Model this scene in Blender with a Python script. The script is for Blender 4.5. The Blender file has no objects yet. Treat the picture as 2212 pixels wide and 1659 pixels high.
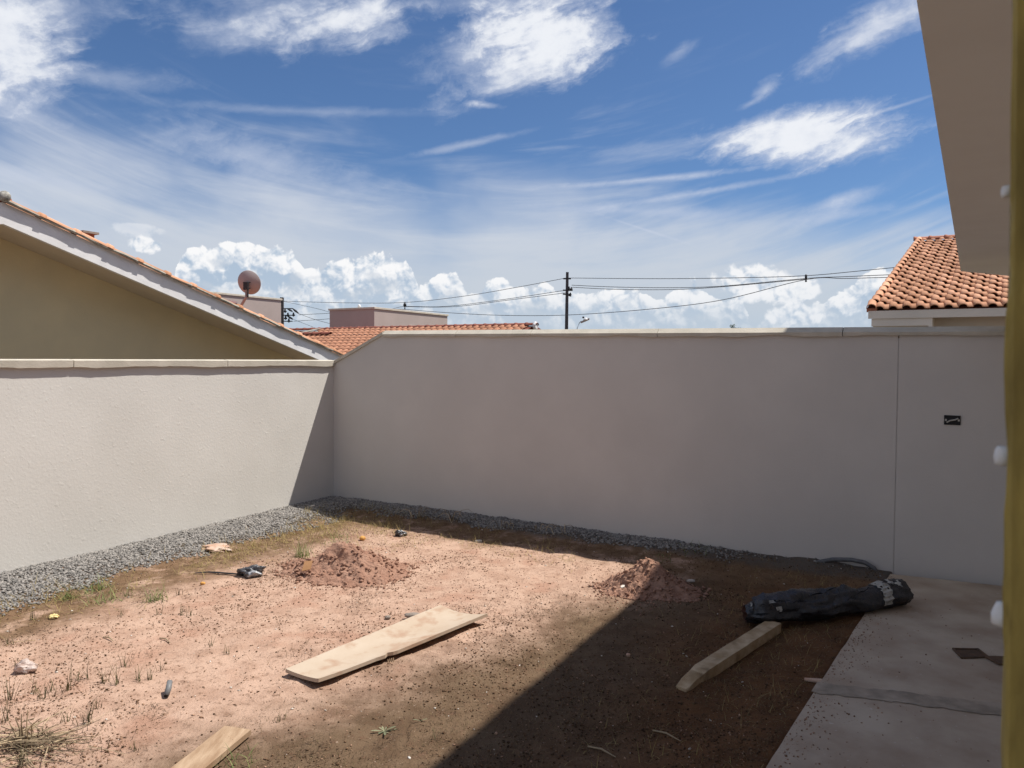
import bpy, math, random
import numpy as np
from mathutils import Vector, Matrix

random.seed(7); RNG = np.random.default_rng(7)
SC = bpy.context.scene
COL = SC.collection
R_ = math.radians

# ------------------------------------------------------------------ camera
H = 1.8; FPX = 1600.0; CX, CY = 1106.0, 829.5      # the photograph is measured on a 2212 x 1659 grid
PITCH, ROLL = R_(1.9), R_(0.3)
_F = Vector((0, math.cos(PITCH), -math.sin(PITCH))); _R = Vector((1, 0, 0)); _U = _R.cross(_F)
CR = _R * math.cos(ROLL) + _U * math.sin(ROLL); CU = -_R * math.sin(ROLL) + _U * math.cos(ROLL)
cam_d = bpy.data.cameras.new('camera'); cam = bpy.data.objects.new('camera', cam_d); COL.objects.link(cam)
cam.matrix_world = Matrix(((CR.x, CU.x, -_F.x, 0), (CR.y, CU.y, -_F.y, 0), (CR.z, CU.z, -_F.z, H), (0, 0, 0, 1)))
cam_d.sensor_width = 36; cam_d.lens = FPX / 2212 * 36
cam_d.clip_start = 0.05; cam_d.clip_end = 6000
cam_d.dof.use_dof = True; cam_d.dof.focus_distance = 8.0; cam_d.dof.aperture_fstop = 9.0
SC.camera = cam

# measured directions: LV runs along the left wall away from us, UV along the back wall to the right
LV = Vector((0.4700, 0.8827, 0)); NL = Vector((-0.8827, 0.4700, 0))
UV = Vector((0.8616, -0.5076, 0)); NB = Vector((-0.5076, -0.8616, 0))
L0 = Vector((-4.2355, 6.0830, 0)); CORNER = Vector((-2.3301, 9.6613, 0)); B1 = Vector((3.3043, 6.3437, 0))

# ------------------------------------------------------------------ light
SUN_A, SUN_B = 0.37, 0.375          # metres the light moves off the back wall / to the left per metre of drop
TOSUN = (-NB * SUN_A + UV * SUN_B + Vector((0, 0, 1))).normalized()
sun_el = math.asin(TOSUN.z); sun_az = math.atan2(TOSUN.x, TOSUN.y)
sl = bpy.data.lights.new('sun', 'SUN'); sl.energy = 5.0; sl.angle = R_(0.53); sl.color = (1.0, 0.955, 0.88)
so = bpy.data.objects.new('sun', sl); COL.objects.link(so); so.location = (20, 10, 40)
so.rotation_euler = TOSUN.to_track_quat('Z', 'Y').to_euler()
SC.view_settings.view_transform = 'Standard'; SC.view_settings.look = 'None'
SC.view_settings.exposure = 0.36; SC.view_settings.gamma = 1.0; SC.view_settings.use_curve_mapping = False
SKY_STRENGTH = 0.1

def ray(px, py):
    return CR * ((px - CX) / FPX) + CU * ((CY - py) / FPX) + _F
def azel(px, py):
    d = ray(px, py).normalized()
    return math.degrees(math.atan2(d.x, d.y)), math.degrees(math.asin(d.z))

world = bpy.data.worlds.new('World'); SC.world = world; world.use_nodes = True
def build_world():
    T = world.node_tree; T.nodes.clear()
    def nd(t): return T.nodes.new(t)
    def put(sock, v):
        if isinstance(v, bpy.types.NodeSocket): T.links.new(v, sock)
        else: sock.default_value = v
    def m(op, a, b=0.0, c=0.0, clamp=False):
        n = nd('ShaderNodeMath'); n.operation = op; n.use_clamp = clamp
        put(n.inputs[0], a); put(n.inputs[1], b); put(n.inputs[2], c); return n.outputs[0]
    def step(v, lo, hi):
        n = nd('ShaderNodeMapRange'); n.interpolation_type = 'SMOOTHSTEP'
        put(n.inputs[0], v); put(n.inputs[1], lo); put(n.inputs[2], hi); n.inputs[3].default_value = 0; n.inputs[4].default_value = 1
        return n.outputs[0]
    def comb(x, y, z=0.0):
        n = nd('ShaderNodeCombineXYZ'); put(n.inputs[0], x); put(n.inputs[1], y); put(n.inputs[2], z); return n.outputs[0]
    def noise(vec, scale, detail=5, rough=0.55, dist=0.0):
        n = nd('ShaderNodeTexNoise'); n.noise_dimensions = '2D'; put(n.inputs['Vector'], vec); n.inputs['Scale'].default_value = scale
        n.inputs['Detail'].default_value = detail; n.inputs['Roughness'].default_value = rough; n.inputs['Distortion'].default_value = dist
        return n.outputs['Fac']
    def mixc(f, a, b):
        n = nd('ShaderNodeMix'); n.data_type = 'RGBA'; put(n.inputs[0], f); put(n.inputs[6], a); put(n.inputs[7], b); return n.outputs[2]
    tc = nd('ShaderNodeTexCoord'); sp = nd('ShaderNodeSeparateXYZ'); T.links.new(tc.outputs['Generated'], sp.inputs[0])
    deg = 180 / math.pi
    az = m('MULTIPLY', m('ARCTAN2', sp.outputs[0], sp.outputs[1]), deg)
    el = m('MULTIPLY', m('ARCSINE', sp.outputs[2]), deg)
    sky = nd('ShaderNodeTexSky'); sky.sky_type = 'NISHITA'; sky.sun_disc = False
    sky.sun_elevation = sun_el; sky.sun_rotation = sun_az; sky.altitude = 700; sky.air_density = 1.0; sky.dust_density = 0.6; sky.ozone_density = 2.5
    P = comb(az, el)
    wn = nd('ShaderNodeTexNoise'); wn.noise_dimensions = '2D'; put(wn.inputs['Vector'], P); wn.inputs['Scale'].default_value = 0.11; wn.inputs['Detail'].default_value = 2
    wv_ = nd('ShaderNodeVectorMath'); wv_.operation = 'MULTIPLY_ADD'; T.links.new(wn.outputs['Color'], wv_.inputs[0]); wv_.inputs[1].default_value = (7, 4, 0); T.links.new(P, wv_.inputs[2])
    ws = nd('ShaderNodeVectorMath'); ws.operation = 'MULTIPLY'; T.links.new(wv_.outputs[0], ws.inputs[0]); ws.inputs[1].default_value = (0.72, 1.25, 1)
    nf = noise(ws.outputs[0], 0.2, 9, 0.60, 0.0)                       # ragged cloud detail
    nf2 = noise(comb(m('ADD', az, 40.0), m('MULTIPLY', el, 1.5)), 0.62, 7, 0.62, 0.0)
    curve = m('SUBTRACT', el, m('MULTIPLY', m('POWER', m('ADD', az, 4.0), 2.0), 0.006))
    ns = noise(comb(m('MULTIPLY', az, 0.10), m('MULTIPLY', curve, 0.75)), 0.55, 8, 0.6, 0.25)   # streaks
    dens = m('MULTIPLY', m('MULTIPLY', step(ns, 0.54, 0.86), 0.40), m('SUBTRACT', 1.15, step(el, 12, 22)))
    def over(a, b): return m('SUBTRACT', 1.0, m('MULTIPLY', m('SUBTRACT', 1.0, a), m('SUBTRACT', 1.0, b)))
    # veil of high cloud, thick low down
    sm = noise(ws.outputs[0], 0.09, 4, 0.5)
    low = m('ADD', el, m('MULTIPLY', m('SUBTRACT', sm, 0.5), 9.0))
    low = m('ADD', low, m('MULTIPLY', m('MINIMUM', m('MAXIMUM', m('ADD', az, 8.0), -25.0), 30.0), 0.085))
    low = m('ADD', low, m('MULTIPLY', m('SUBTRACT', ns, 0.5), 9.0))
    veil = m('MULTIPLY', m('SUBTRACT', 1.0, step(low, 6.0, 16.0)), 0.92)
    dens = over(dens, veil)
    D = 57.3 / FPX
    blobs = [  # px, py, rx, ry, rot, raggedness, strength, softness
        (1180, 70, 185, 85, 0, 1.3, 1.0, .6), (1120, 160, 190, 40, 20, 1.5, .7, .9), (1035, 110, 130, 60, 15, 1.5, .6, .9), (1270, 60, 90, 60, 0, 1.2, .6, .8),
        (1745, 296, 200, 58, 0, 1.1, 1.0, .6), (1830, 305, 110, 45, -6, 1.1, .7, .8), (1650, 292, 110, 26, 4, 1.3, .6, .8),
        (10, 110, 125, 125, 0, 1.3, .95, .7), (120, 20, 120, 60, 20, 1.6, .55, .9),
        (740, 45, 190, 55, 12, 1.3, .9, .8), (640, 30, 260, 60, 8, 1.5, .55, 1.0), (800, 40, 90, 50, 30, 1.3, .5, .8), (520, 75, 190, 40, 10, 1.6, .4, .9),
        (1880, 70, 165, 42, 22, 1.7, .75, .85), (1655, 195, 36, 24, 40, 1.6, .6, .9), (1625, 222, 40, 9, 20, 1.2, .4, .9),
        (1815, 432, 90, 20, 16, 1.5, .6, .9), (1040, 226, 55, 10, -4, 1.5, .7, .8), (1470, 110, 50, 14, 25, 1.5, .35, .9),
        (560, 340, 260, 55, -10, 1.7, .45, 1.0), (180, 160, 210, 24, 4, 1.5, .4, 1.0), (60, 380, 260, 18, -4, 1.4, .35, 1.0),
        (1380, 390, 300, 9, 3, .9, .6, .9), (1500, 418, 260, 9, 7, .9, .5, .9), (1010, 312, 170, 10, 12, .9, .45, .9),
        (1915, 238, 95, 5, 11, .5, .45, .9), (640, 240, 420, 12, 3, .9, .28, 1.0), (1390, 495, 130, 4, -19, .3, .4, .9),
        (1350, 455, 330, 15, -4, 1.2, .4, 1.0), (1780, 470, 160, 14, 5, 1.2, .35, 1.0), (1100, 5, 500, 22, 2, 1.6, .3, 1.0)]
    densB = 0.0
    ragged = m('SUBTRACT', m('ADD', m('MULTIPLY', nf, 0.7), m('MULTIPLY', nf2, 0.3)), 0.5)
    fz = m('ADD', m('MULTIPLY', az, 0.94), m('MULTIPLY', el, 0.34)); fy = m('SUBTRACT', m('MULTIPLY', el, 0.94), m('MULTIPLY', az, 0.34))
    fw = m('ADD', fy, m('MULTIPLY', m('SUBTRACT', nf, 0.5), 3.0))
    fib = noise(comb(m('MULTIPLY', fz, 0.16), fw), 0.9, 6, 0.6, 0.15)          # combed-out fibres
    ragged_f = m('MULTIPLY', m('SUBTRACT', fib, 0.5), 1.1)
    for (px, py, rx, ry, rot, kr, st, soft) in blobs:
        a0, e0 = azel(px, py); c_, s_ = math.cos(R_(rot)), math.sin(R_(rot))
        dx = m('SUBTRACT', az, a0); dy = m('SUBTRACT', el, e0)
        X = m('MULTIPLY', m('ADD', m('MULTIPLY', dx, c_), m('MULTIPLY', dy, s_)), 1 / (rx * D))
        Y = m('MULTIPLY', m('SUBTRACT', m('MULTIPLY', dy, c_), m('MULTIPLY', dx, s_)), 1 / (ry * D))
        r = m('SQRT', m('ADD', m('MULTIPLY', X, X), m('MULTIPLY', Y, Y)))
        k = m('ADD', m('SUBTRACT', 1.0, r), m('ADD', m('MULTIPLY', ragged, kr * 1.25), ragged_f))
        densB = over(densB, m('MULTIPLY', step(k, -0.15, soft * 1.25), st))
    # loose high cloud over the unseen rest of the sky, thickened for fill light
    away = step(m('ABSOLUTE', az), 42.0, 60.0)
    dens = over(dens, m('MULTIPLY', away, m('MULTIPLY', step(nf, 0.36, 0.62), 0.9)))
    CL = 1 / (SKY_STRENGTH * 2 ** SC.view_settings.exposure)
    def lin(r, g, b, k=CL):
        f = lambda v: ((v / 255 + .055) / 1.055) ** 2.4 if v > 10 else v / 255 / 12.92
        return (f(r) * k, f(g) * k, f(b) * k, 1)
    tint = nd('ShaderNodeMix'); tint.data_type = 'RGBA'; tint.blend_type = 'MULTIPLY'; tint.inputs[0].default_value = 1
    T.links.new(sky.outputs[0], tint.inputs[6]); tint.inputs[7].default_value = SKY_TINT
    veilc = mixc(step(el, 3, 20), lin(203, 210, 219), lin(214, 220, 233))
    col = mixc(dens, tint.outputs[2], veilc)
    cirrus = mixc(step(m('ADD', densB, m('MULTIPLY', m('SUBTRACT', nf2, 0.5), 0.8)), 0.4, 1.1), lin(205, 213, 230), lin(238, 241, 247))
    col = mixc(densB, col, cirrus)
    # heaped clouds along the horizon
    prof = nd('ShaderNodeFloatCurve'); put(prof.inputs[1], m('MULTIPLY', m('ADD', az, 40.0), 1 / 80.0))
    pts = [(-300, 690), (200, 700), (370, 640), (385, 560), (420, 545), (500, 522), (560, 530), (635, 545), (655, 590), (690, 575), (740, 565),
           (800, 552), (880, 556), (905, 625), (960, 590), (985, 592), (1010, 630), (1080, 606), (1130, 618), (1200, 622), (1260, 632), (1340, 628),
           (1400, 638), (1420, 655), (1500, 605), (1545, 640), (1600, 650), (1625, 700), (1640, 700), (1660, 690), (1700, 660), (1760, 655), (1800, 640), (1900, 580), (2000, 590), (2300, 600)]
    cv = prof.mapping.curves[0]
    xs = []
    for i, (px, py) in enumerate(pts):
        a, e = azel(px, min(py, 760)); xs.append((max(0.0, min(1.0, (a + 40) / 80)), max(0, e) / 20))
    cv.points[0].location = (0.0, xs[0][1]); cv.points[1].location = (1.0, xs[-1][1])
    for x, y in xs[1:-1]:
        p_ = cv.points.new(x, y)
    for p_ in cv.points: p_.handle_type = 'VECTOR'
    prof.mapping.update()
    def vor(vec, scale, smooth, detail=2.0):
        n = nd('ShaderNodeTexVoronoi'); n.voronoi_dimensions = '2D'; n.feature = 'SMOOTH_F1'; n.normalize = True
        put(n.inputs['Vector'], vec); n.inputs['Scale'].default_value = scale
        n.inputs['Smoothness'].default_value = smooth; n.inputs['Detail'].default_value = detail; n.inputs['Roughness'].default_value = 0.55
        return n.outputs['Distance']
    def billow(ox, oy):
        q = comb(m('ADD', az, ox), m('ADD', el, oy))
        w = nd('ShaderNodeTexNoise'); w.noise_dimensions = '2D'; put(w.inputs['Vector'], q); w.inputs['Scale'].default_value = 0.9; w.inputs['Detail'].default_value = 3
        wv = nd('ShaderNodeVectorMath'); wv.operation = 'MULTIPLY_ADD'; T.links.new(w.outputs['Color'], wv.inputs[0]); wv.inputs[1].default_value = (0.8, 0.8, 0); T.links.new(q, wv.inputs[2])
        v1 = vor(wv.outputs[0], 0.50, 0.22, 3.5)
        n1 = noise(wv.outputs[0], 0.5, 6, 0.55)
        return m('ADD', m('MULTIPLY', m('SUBTRACT', 0.55, v1), 1.9), m('MULTIPLY', m('SUBTRACT', n1, 0.5), 0.55))
    b0 = billow(0.0, 0.0); b1 = billow(0.16, 0.30); b2 = billow(0.5, 0.9)
    top = m('MULTIPLY', prof.outputs[0], 20.0)
    f0 = m('ADD', m('SUBTRACT', m('SUBTRACT', top, 0.45), el), m('MULTIPLY', b0, 1.25))
    cum = step(f0, 0.0, 0.22)
    lit = m('ADD', m('MULTIPLY', m('SUBTRACT', b0, b1), 1.5), m('MULTIPLY', m('SUBTRACT', b0, b2), 0.75))
    edge = m('SUBTRACT', 1.0, step(f0, 0.0, 2.6))             # crests are brightest, the deep middle is greyer
    lum = m('ADD', m('ADD', m('MULTIPLY', lit, 0.85), m('MULTIPLY', edge, 0.42)), 0.24, clamp=True)
    ccol = mixc(step(lum, 0.0, 0.85), lin(176, 194, 214), lin(250, 250, 251))
    base = step(m('ADD', el, m('MULTIPLY', b0, 1.2)), 2.0, 6.0)       # bottoms melt into the horizon air
    cum = m('MULTIPLY', cum, m('ADD', m('MULTIPLY', base, 0.8), 0.2))
    patch = step(m('ADD', noise(comb(az, m('MULTIPLY', el, 1.6)), 0.35, 3), m('MULTIPLY', edge, 0.25)), 0.38, 0.55)
    cum = m('MULTIPLY', cum, m('ADD', m('MULTIPLY', patch, 0.55), 0.45))
    # small separate heaps
    for (px, py, rx, ry) in [(1630, 612, 62, 26), (1690, 628, 55, 20), (1720, 680, 44, 14), (315, 530, 22, 11), (1850, 655, 40, 18), (292, 497, 30, 10)]:
        a0, e0 = azel(px, py)
        X = m('MULTIPLY', m('SUBTRACT', az, a0), 1 / (rx * D)); Y = m('MULTIPLY', m('SUBTRACT', el, e0), 1 / (ry * D))
        r = m('SQRT', m('ADD', m('MULTIPLY', X, X), m('MULTIPLY', Y, Y)))
        k = m('ADD', m('SUBTRACT', 1.0, r), m('MULTIPLY', b0, 1.1))
        cum = over(cum, m('MULTIPLY', step(k, 0.0, 0.5), 0.35 if py in (497,) else 0.9))
    haze_col = lin(176, 196, 216)
    col = mixc(m('MULTIPLY', m('SUBTRACT', 1.0, step(el, 0.5, 6.0)), 0.65), col, haze_col)
    ccol = mixc(m('MULTIPLY', m('SUBTRACT', 1.0, step(el, 1.0, 7.5)), 0.42), ccol, lin(196, 209, 223))
    col = mixc(cum, col, ccol)
    bg = nd('ShaderNodeBackground'); T.links.new(col, bg.inputs[0]); bg.inputs[1].default_value = SKY_STRENGTH
    out = nd('ShaderNodeOutputWorld'); T.links.new(bg.outputs[0], out.inputs[0])
SKY_TINT = (.49, .615, .76, 1)
build_world()
world.cycles.sampling_method = 'NONE'

# ------------------------------------------------------------------ numeric helpers
def _hash(ix, iy, seed):
    h = (ix.astype(np.int64) * 374761393 + iy.astype(np.int64) * 668265263 + seed * 974711) & 0x7fffffff
    h = ((h ^ (h >> 13)) * 1274126177) & 0x7fffffff
    return ((h ^ (h >> 16)) & 0xffff) / 65535.0
def vnoise(x, y, seed=0):
    x = np.asarray(x, float); y = np.asarray(y, float)
    ix, iy = np.floor(x), np.floor(y); fx, fy = x - ix, y - iy
    fx = fx * fx * (3 - 2 * fx); fy = fy * fy * (3 - 2 * fy)
    a = _hash(ix, iy, seed); b = _hash(ix + 1, iy, seed); c = _hash(ix, iy + 1, seed); d = _hash(ix + 1, iy + 1, seed)
    return (a * (1 - fx) + b * fx) * (1 - fy) + (c * (1 - fx) + d * fx) * fy
def fbm(x, y, seed=0, octv=4, gain=0.5):
    s, a, t = 0, 1, 0
    for o in range(octv):
        s = s + a * (vnoise(x * 2 ** o, y * 2 ** o, seed + o * 17) - 0.5); t += a; a *= gain
    return s / t
def sstep(v, lo, hi):
    t = np.clip((v - lo) / (hi - lo), 0, 1); return t * t * (3 - 2 * t)

MN = Vector((0.8750, -0.4840, 0))         # across the house: 0 is under its eave, grows towards its wall
SL0, SL1 = Vector((1.131, 3.218, 0)), Vector((3.065, 6.011, 0))
SLD = (SL1 - SL0).normalized(); SLN = Vector((SLD.y, -SLD.x, 0))
def terrain(x, y, rough=True):
    x = np.asarray(x, float); y = np.asarray(y, float)
    dl = -((x - L0.x) * NL.x + (y - L0.y) * NL.y); db = (x - CORNER.x) * NB.x + (y - CORNER.y) * NB.y
    ds = -((x - SL0.x) * SLN.x + (y - SL0.y) * SLN.y)
    wall = np.minimum(dl, db + 0.15)
    h = -0.07 * sstep(wall, 0.1, 0.85)
    h = h + (-0.02 - h) * (1 - sstep(ds, 0.0, 0.5))
    if rough:
        h = h + 0.030 * fbm(x * 1.3, y * 1.3, 3, 3) + 0.022 * fbm(x * 9, y * 9, 11, 3) + 0.022 * fbm(x * 3.7, y * 3.7, 23, 3)
        h = np.where(ds < 0.12, np.minimum(h, -0.012), h)
    h = np.where(ds < 0.0, -0.06, h)
    return h
def G(px, py, lift=0.0):
    """the point of the yard floor seen at (px, py)"""
    d = ray(px, py); z = -0.05
    for _ in range(14):
        t = (z - H) / d.z; p = Vector((0, 0, H)) + d * t
        z = 0.5 * z + 0.5 * float(terrain(p.x, p.y))
    p.z = float(terrain(p.x, p.y)) + lift
    return p
def at(px, py, Y):
    d = ray(px, py); return Vector((0, 0, H)) + d * (Y / d.y)
def on_z(px, py, z):
    d = ray(px, py); return Vector((0, 0, H)) + d * ((z - H) / d.z)
def on_plane(px, py, P, n):
    d = ray(px, py); return Vector((0, 0, H)) + d * (((P - Vector((0, 0, H))).dot(n)) / d.dot(n))
def px_of(P):
    d = P - Vector((0, 0, H)); z = d.dot(_F); return CX + FPX * d.dot(CR) / z, CY - FPX * d.dot(CU) / z

# ------------------------------------------------------------------ object helpers
def tag(o, label=None, cat=None, group=None, kind=None):
    if label: o['label'] = label
    if cat: o['category'] = cat
    if group: o['group'] = group
    if kind: o['kind'] = kind
    return o
def thing(name, loc, label, cat, group=None):
    o = bpy.data.objects.new(name, None); o.location = loc; o.empty_display_size = 0.1; COL.objects.link(o)
    return tag(o, label, cat, group)
def origin_of(o):
    p = Vector((0, 0, 0))
    while o is not None: p = p + o.location; o = o.parent
    return p
class MB:
    def __init__(s): s.v = []; s.f = []
    def add(s, vs, fs):
        n = len(s.v); s.v += [Vector(v) for v in vs]; s.f += [tuple(i + n for i in f) for f in fs]; return s
    def box(s, c, sx, sy, sz, X=Vector((1, 0, 0)), Y=None, Z=None):
        X = X.normalized(); Z = Vector((0, 0, 1)) if Z is None else Z.normalized(); Y = Z.cross(X).normalized() if Y is None else Y.normalized()
        vs = [c + X * (a * sx / 2) + Y * (b * sy / 2) + Z * (d * sz / 2) for d in (-1, 1) for a, b in ((-1, -1), (1, -1), (1, 1), (-1, 1))]
        return s.add(vs, [(3, 2, 1, 0), (4, 5, 6, 7), (0, 1, 5, 4), (1, 2, 6, 5), (2, 3, 7, 6), (3, 0, 4, 7)])
    def prism(s, poly, ext):
        """polygon (list of Vectors) pushed along ext"""
        n = len(poly); vs = list(poly) + [p + ext for p in poly]
        return s.add(vs, [tuple(range(n))[::-1], tuple(range(n, 2 * n))] + [(i, (i + 1) % n, n + (i + 1) % n, n + i) for i in range(n)])
    def tube(s, path, rad, seg=8, cap=True, squash=1.0):
        path = [Vector(p) for p in path]; n = len(path)
        if not hasattr(rad, '__len__'): rad = [rad] * n
        up0 = None; rings = []
        for i, p in enumerate(path):
            t = (path[min(i + 1, n - 1)] - path[max(i - 1, 0)]).normalized()
            a = (Vector((0, 0, 1)) if abs(t.z) < 0.95 else Vector((1, 0, 0)))
            x = t.cross(a).normalized(); y = x.cross(t).normalized()
            rings.append([p + x * (math.cos(2 * math.pi * k / seg) * rad[i]) + y * (math.sin(2 * math.pi * k / seg) * rad[i] * squash) for k in range(seg)])
        vs = [v for r in rings for v in r]; fs = []
        for i in range(n - 1):
            for k in range(seg):
                a, b = i * seg + k, i * seg + (k + 1) % seg; fs.append((a, b, b + seg, a + seg))
        if cap: fs += [tuple(range(seg))[::-1], tuple((n - 1) * seg + k for k in range(seg))]
        return s.add(vs, fs)
    def lathe(s, c, prof, seg=12, axis=Vector((0, 0, 1)), sx=1.0, sy=1.0):
        axis = axis.normalized(); a = Vector((1, 0, 0)) if abs(axis.x) < 0.9 else Vector((0, 1, 0))
        x = axis.cross(a).normalized(); y = axis.cross(x)
        vs = [c + axis * h + (x * math.cos(2 * math.pi * k / seg) * sx + y * math.sin(2 * math.pi * k / seg) * sy) * r for r, h in prof for k in range(seg)]
        fs = [(i * seg + k, i * seg + (k + 1) % seg, (i + 1) * seg + (k + 1) % seg, (i + 1) * seg + k) for i in range(len(prof) - 1) for k in range(seg)]
        fs += [tuple(range(seg))[::-1], tuple((len(prof) - 1) * seg + k for k in range(seg))]
        return s.add(vs, fs)
    def build(s, name, mat, parent=None, smooth=False, bevel=0.0, loc=None, mesh_only=False):
        o0 = origin_of(parent) if parent is not None else (loc or Vector((0, 0, 0)))
        me = bpy.data.meshes.new(name); me.from_pydata([tuple(v - o0) for v in s.v], [], s.f); me.update()
        import bmesh
        b = bmesh.new(); b.from_mesh(me); bmesh.ops.recalc_face_normals(b, faces=b.faces)
        if bevel > 0: bmesh.ops.bevel(b, geom=list(b.edges), offset=bevel, segments=2, affect='EDGES', profile=0.5, clamp_overlap=True)
        b.to_mesh(me); b.free()
        if smooth: me.polygons.foreach_set('use_smooth', [True] * len(me.polygons))
        me.materials.append(mat)
        o = bpy.data.objects.new(name, me); COL.objects.link(o)
        if parent is not None: o.parent = parent
        else: o.location = o0
        return o
def np_mesh(name, verts, faces, mat, parent=None, smooth=False, loc=None):
    verts = np.asarray(verts, np.float32).copy(); faces = np.asarray(faces, np.int32)
    if parent is not None: verts -= np.array(origin_of(parent), np.float32)
    elif loc is not None: verts -= np.array(loc, np.float32)
    me = bpy.data.meshes.new(name); n, k = faces.shape
    me.vertices.add(len(verts)); me.vertices.foreach_set('co', verts.ravel())
    me.loops.add(n * k); me.loops.foreach_set('vertex_index', faces.ravel())
    me.polygons.add(n); me.polygons.foreach_set('loop_start', np.arange(0, n * k, k, dtype=np.int32))
    me.update(calc_edges=True); me.validate()
    if smooth: me.polygons.foreach_set('use_smooth', np.ones(n, bool))
    me.materials.append(mat)
    o = bpy.data.objects.new(name, me); COL.objects.link(o)
    if parent is not None: o.parent = parent
    elif loc is not None: o.location = loc
    return o

# ------------------------------------------------------------------ materials
def material(name, col, col2=None, scale=3.0, detail=5.0, rough=0.85, bump=0.0, bscale=60.0, spec=0.3, contrast=(0.35, 0.65),
             islands=0.0, objrand=0.0, hue2=None, transl=0.0, metal=0.0, stretch=None, spots=None, bdist=0.01, bump2=None):
    m = bpy.data.materials.new(name); m.use_nodes = True; T = m.node_tree; N = T.nodes; Lk = T.links
    bs = N['Principled BSDF']; bs.inputs['Roughness'].default_value = rough; bs.inputs['Metallic'].default_value = metal
    bs.inputs['Specular IOR Level'].default_value = spec
    tc = N.new('ShaderNodeTexCoord'); vec = tc.outputs['Object']
    if stretch:
        mp = N.new('ShaderNodeMapping'); mp.inputs['Scale'].default_value = stretch; Lk.new(vec, mp.inputs[0]); vec = mp.outputs[0]
    def noise(s, d=5.0, r=0.55):
        n = N.new('ShaderNodeTexNoise'); n.inputs['Scale'].default_value = s; n.inputs['Detail'].default_value = d; n.inputs['Roughness'].default_value = r
        Lk.new(vec, n.inputs['Vector']); return n.outputs['Fac']
    def ramp(f, a, b):
        n = N.new('ShaderNodeMapRange'); n.inputs[1].default_value = a; n.inputs[2].default_value = b; Lk.new(f, n.inputs[0]); return n.outputs[0]
    def mix(f, a, b, blend='MIX'):
        n = N.new('ShaderNodeMix'); n.data_type = 'RGBA'; n.blend_type = blend
        for s, v in ((n.inputs[0], f), (n.inputs[6], a), (n.inputs[7], b)):
            if isinstance(v, bpy.types.NodeSocket): Lk.new(v, s)
            else: s.default_value = v if not isinstance(v, tuple) or len(v) == 4 else (*v, 1)
        return n.outputs[2]
    c = (*col, 1)
    if col2: c = mix(ramp(noise(scale, detail), *contrast), c, (*col2, 1))
    if spots:
        sc, lo, hi, sc_col = spots
        c = mix(ramp(noise(sc, 4.0), lo, hi), c, (*sc_col, 1))
    rnd = None
    if islands: g = N.new('ShaderNodeNewGeometry'); rnd = g.outputs['Random Per Island']; amt = islands
    if objrand: g = N.new('ShaderNodeObjectInfo'); rnd = g.outputs['Random']; amt = objrand
    if rnd is not None:
        if hue2: c = mix(rnd, c, (*hue2, 1))
        v = N.new('ShaderNodeMapRange'); Lk.new(rnd, v.inputs[0]); v.inputs[3].default_value = 1 - amt; v.inputs[4].default_value = 1 + amt
        hs = N.new('ShaderNodeHueSaturation'); Lk.new(v.outputs[0], hs.inputs['Value'])
        if isinstance(c, bpy.types.NodeSocket): Lk.new(c, hs.inputs['Color'])
        else: hs.inputs['Color'].default_value = c
        c = hs.outputs[0]
    if isinstance(c, bpy.types.NodeSocket): Lk.new(c, bs.inputs['Base Color'])
    else: bs.inputs['Base Color'].default_value = c
    if bump:
        b = N.new('ShaderNodeBump'); b.inputs['Strength'].default_value = bump; b.inputs['Distance'].default_value = bdist
        h = noise(bscale, 6.0, 0.6)
        if bump2:
            q = N.new('ShaderNodeMath'); q.operation = 'MULTIPLY_ADD'; Lk.new(ramp(noise(bump2[0], 4.0), bump2[1], bump2[2]), q.inputs[0]); q.inputs[1].default_value = bump2[3]; Lk.new(h, q.inputs[2]); h = q.outputs[0]
        Lk.new(h, b.inputs['Height']); Lk.new(b.outputs[0], bs.inputs['Normal'])
    if transl:
        out = N['Material Output']; t = N.new('ShaderNodeBsdfTranslucent'); mx = N.new('ShaderNodeMixShader'); mx.inputs[0].default_value = transl
        if isinstance(c, bpy.types.NodeSocket): Lk.new(c, t.inputs[0])
        else: t.inputs[0].default_value = c
        Lk.new(bs.outputs[0], mx.inputs[1]); Lk.new(t.outputs[0], mx.inputs[2]); Lk.new(mx.outputs[0], out.inputs[0])
    return m

M = {}
M['left_wall'] = material('painted_render', (.61, .585, .545), (.565, .54, .50), 1.3, 4, .9, .35, 45, .2, bdist=.006, bump2=(20, .60, .80, .7))
M['back_wall'] = material('smooth_render', (.585, .545, .505), (.54, .503, .467), 1.1, 7, .9, .35, 70, .2, bdist=.005, spots=(3.0, .55, .80, (.555, .515, .475)))
M['coping'] = material('cement_coping', (.56, .51, .43), (.46, .42, .35), 5, 5, .9, .4, 60, .2, bdist=.006)
M['gable'] = material('ochre_paint', (.70, .575, .35), (.64, .53, .33), 2, 6, .9, .4, 60, .2, bdist=.006)
M['soffit'] = material('cream_paint', (.60, .52, .42), (.57, .50, .41), 2, 3, .85, .1, 90, .2, bdist=.003)
M['own_soffit'] = material('pale_soffit_paint', (.86, .83, .76), (.82, .785, .715), 2, 3, .85, .1, 90, .2, bdist=.003)
M['white'] = material('white_paint', (.74, .73, .73), (.66, .65, .65), 6, 5, .8, .2, 50, .3, bdist=.004)
M['rw_white'] = material('offwhite_paint', (.66, .61, .54), (.60, .56, .50), 2, 4, .8, .1, 70, .3, bdist=.003)
M['tile'] = material('clay_tile', (.50, .25, .14), (.42, .20, .11), 14, 4, .85, .3, 90, .2, objrand=.13, hue2=(.56, .30, .185), bdist=.003)
M['tile_far'] = material('clay_tile_far', (.50, .25, .155), (.43, .205, .125), 9, 4, .85, 0, 90, .2, objrand=.14)
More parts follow.
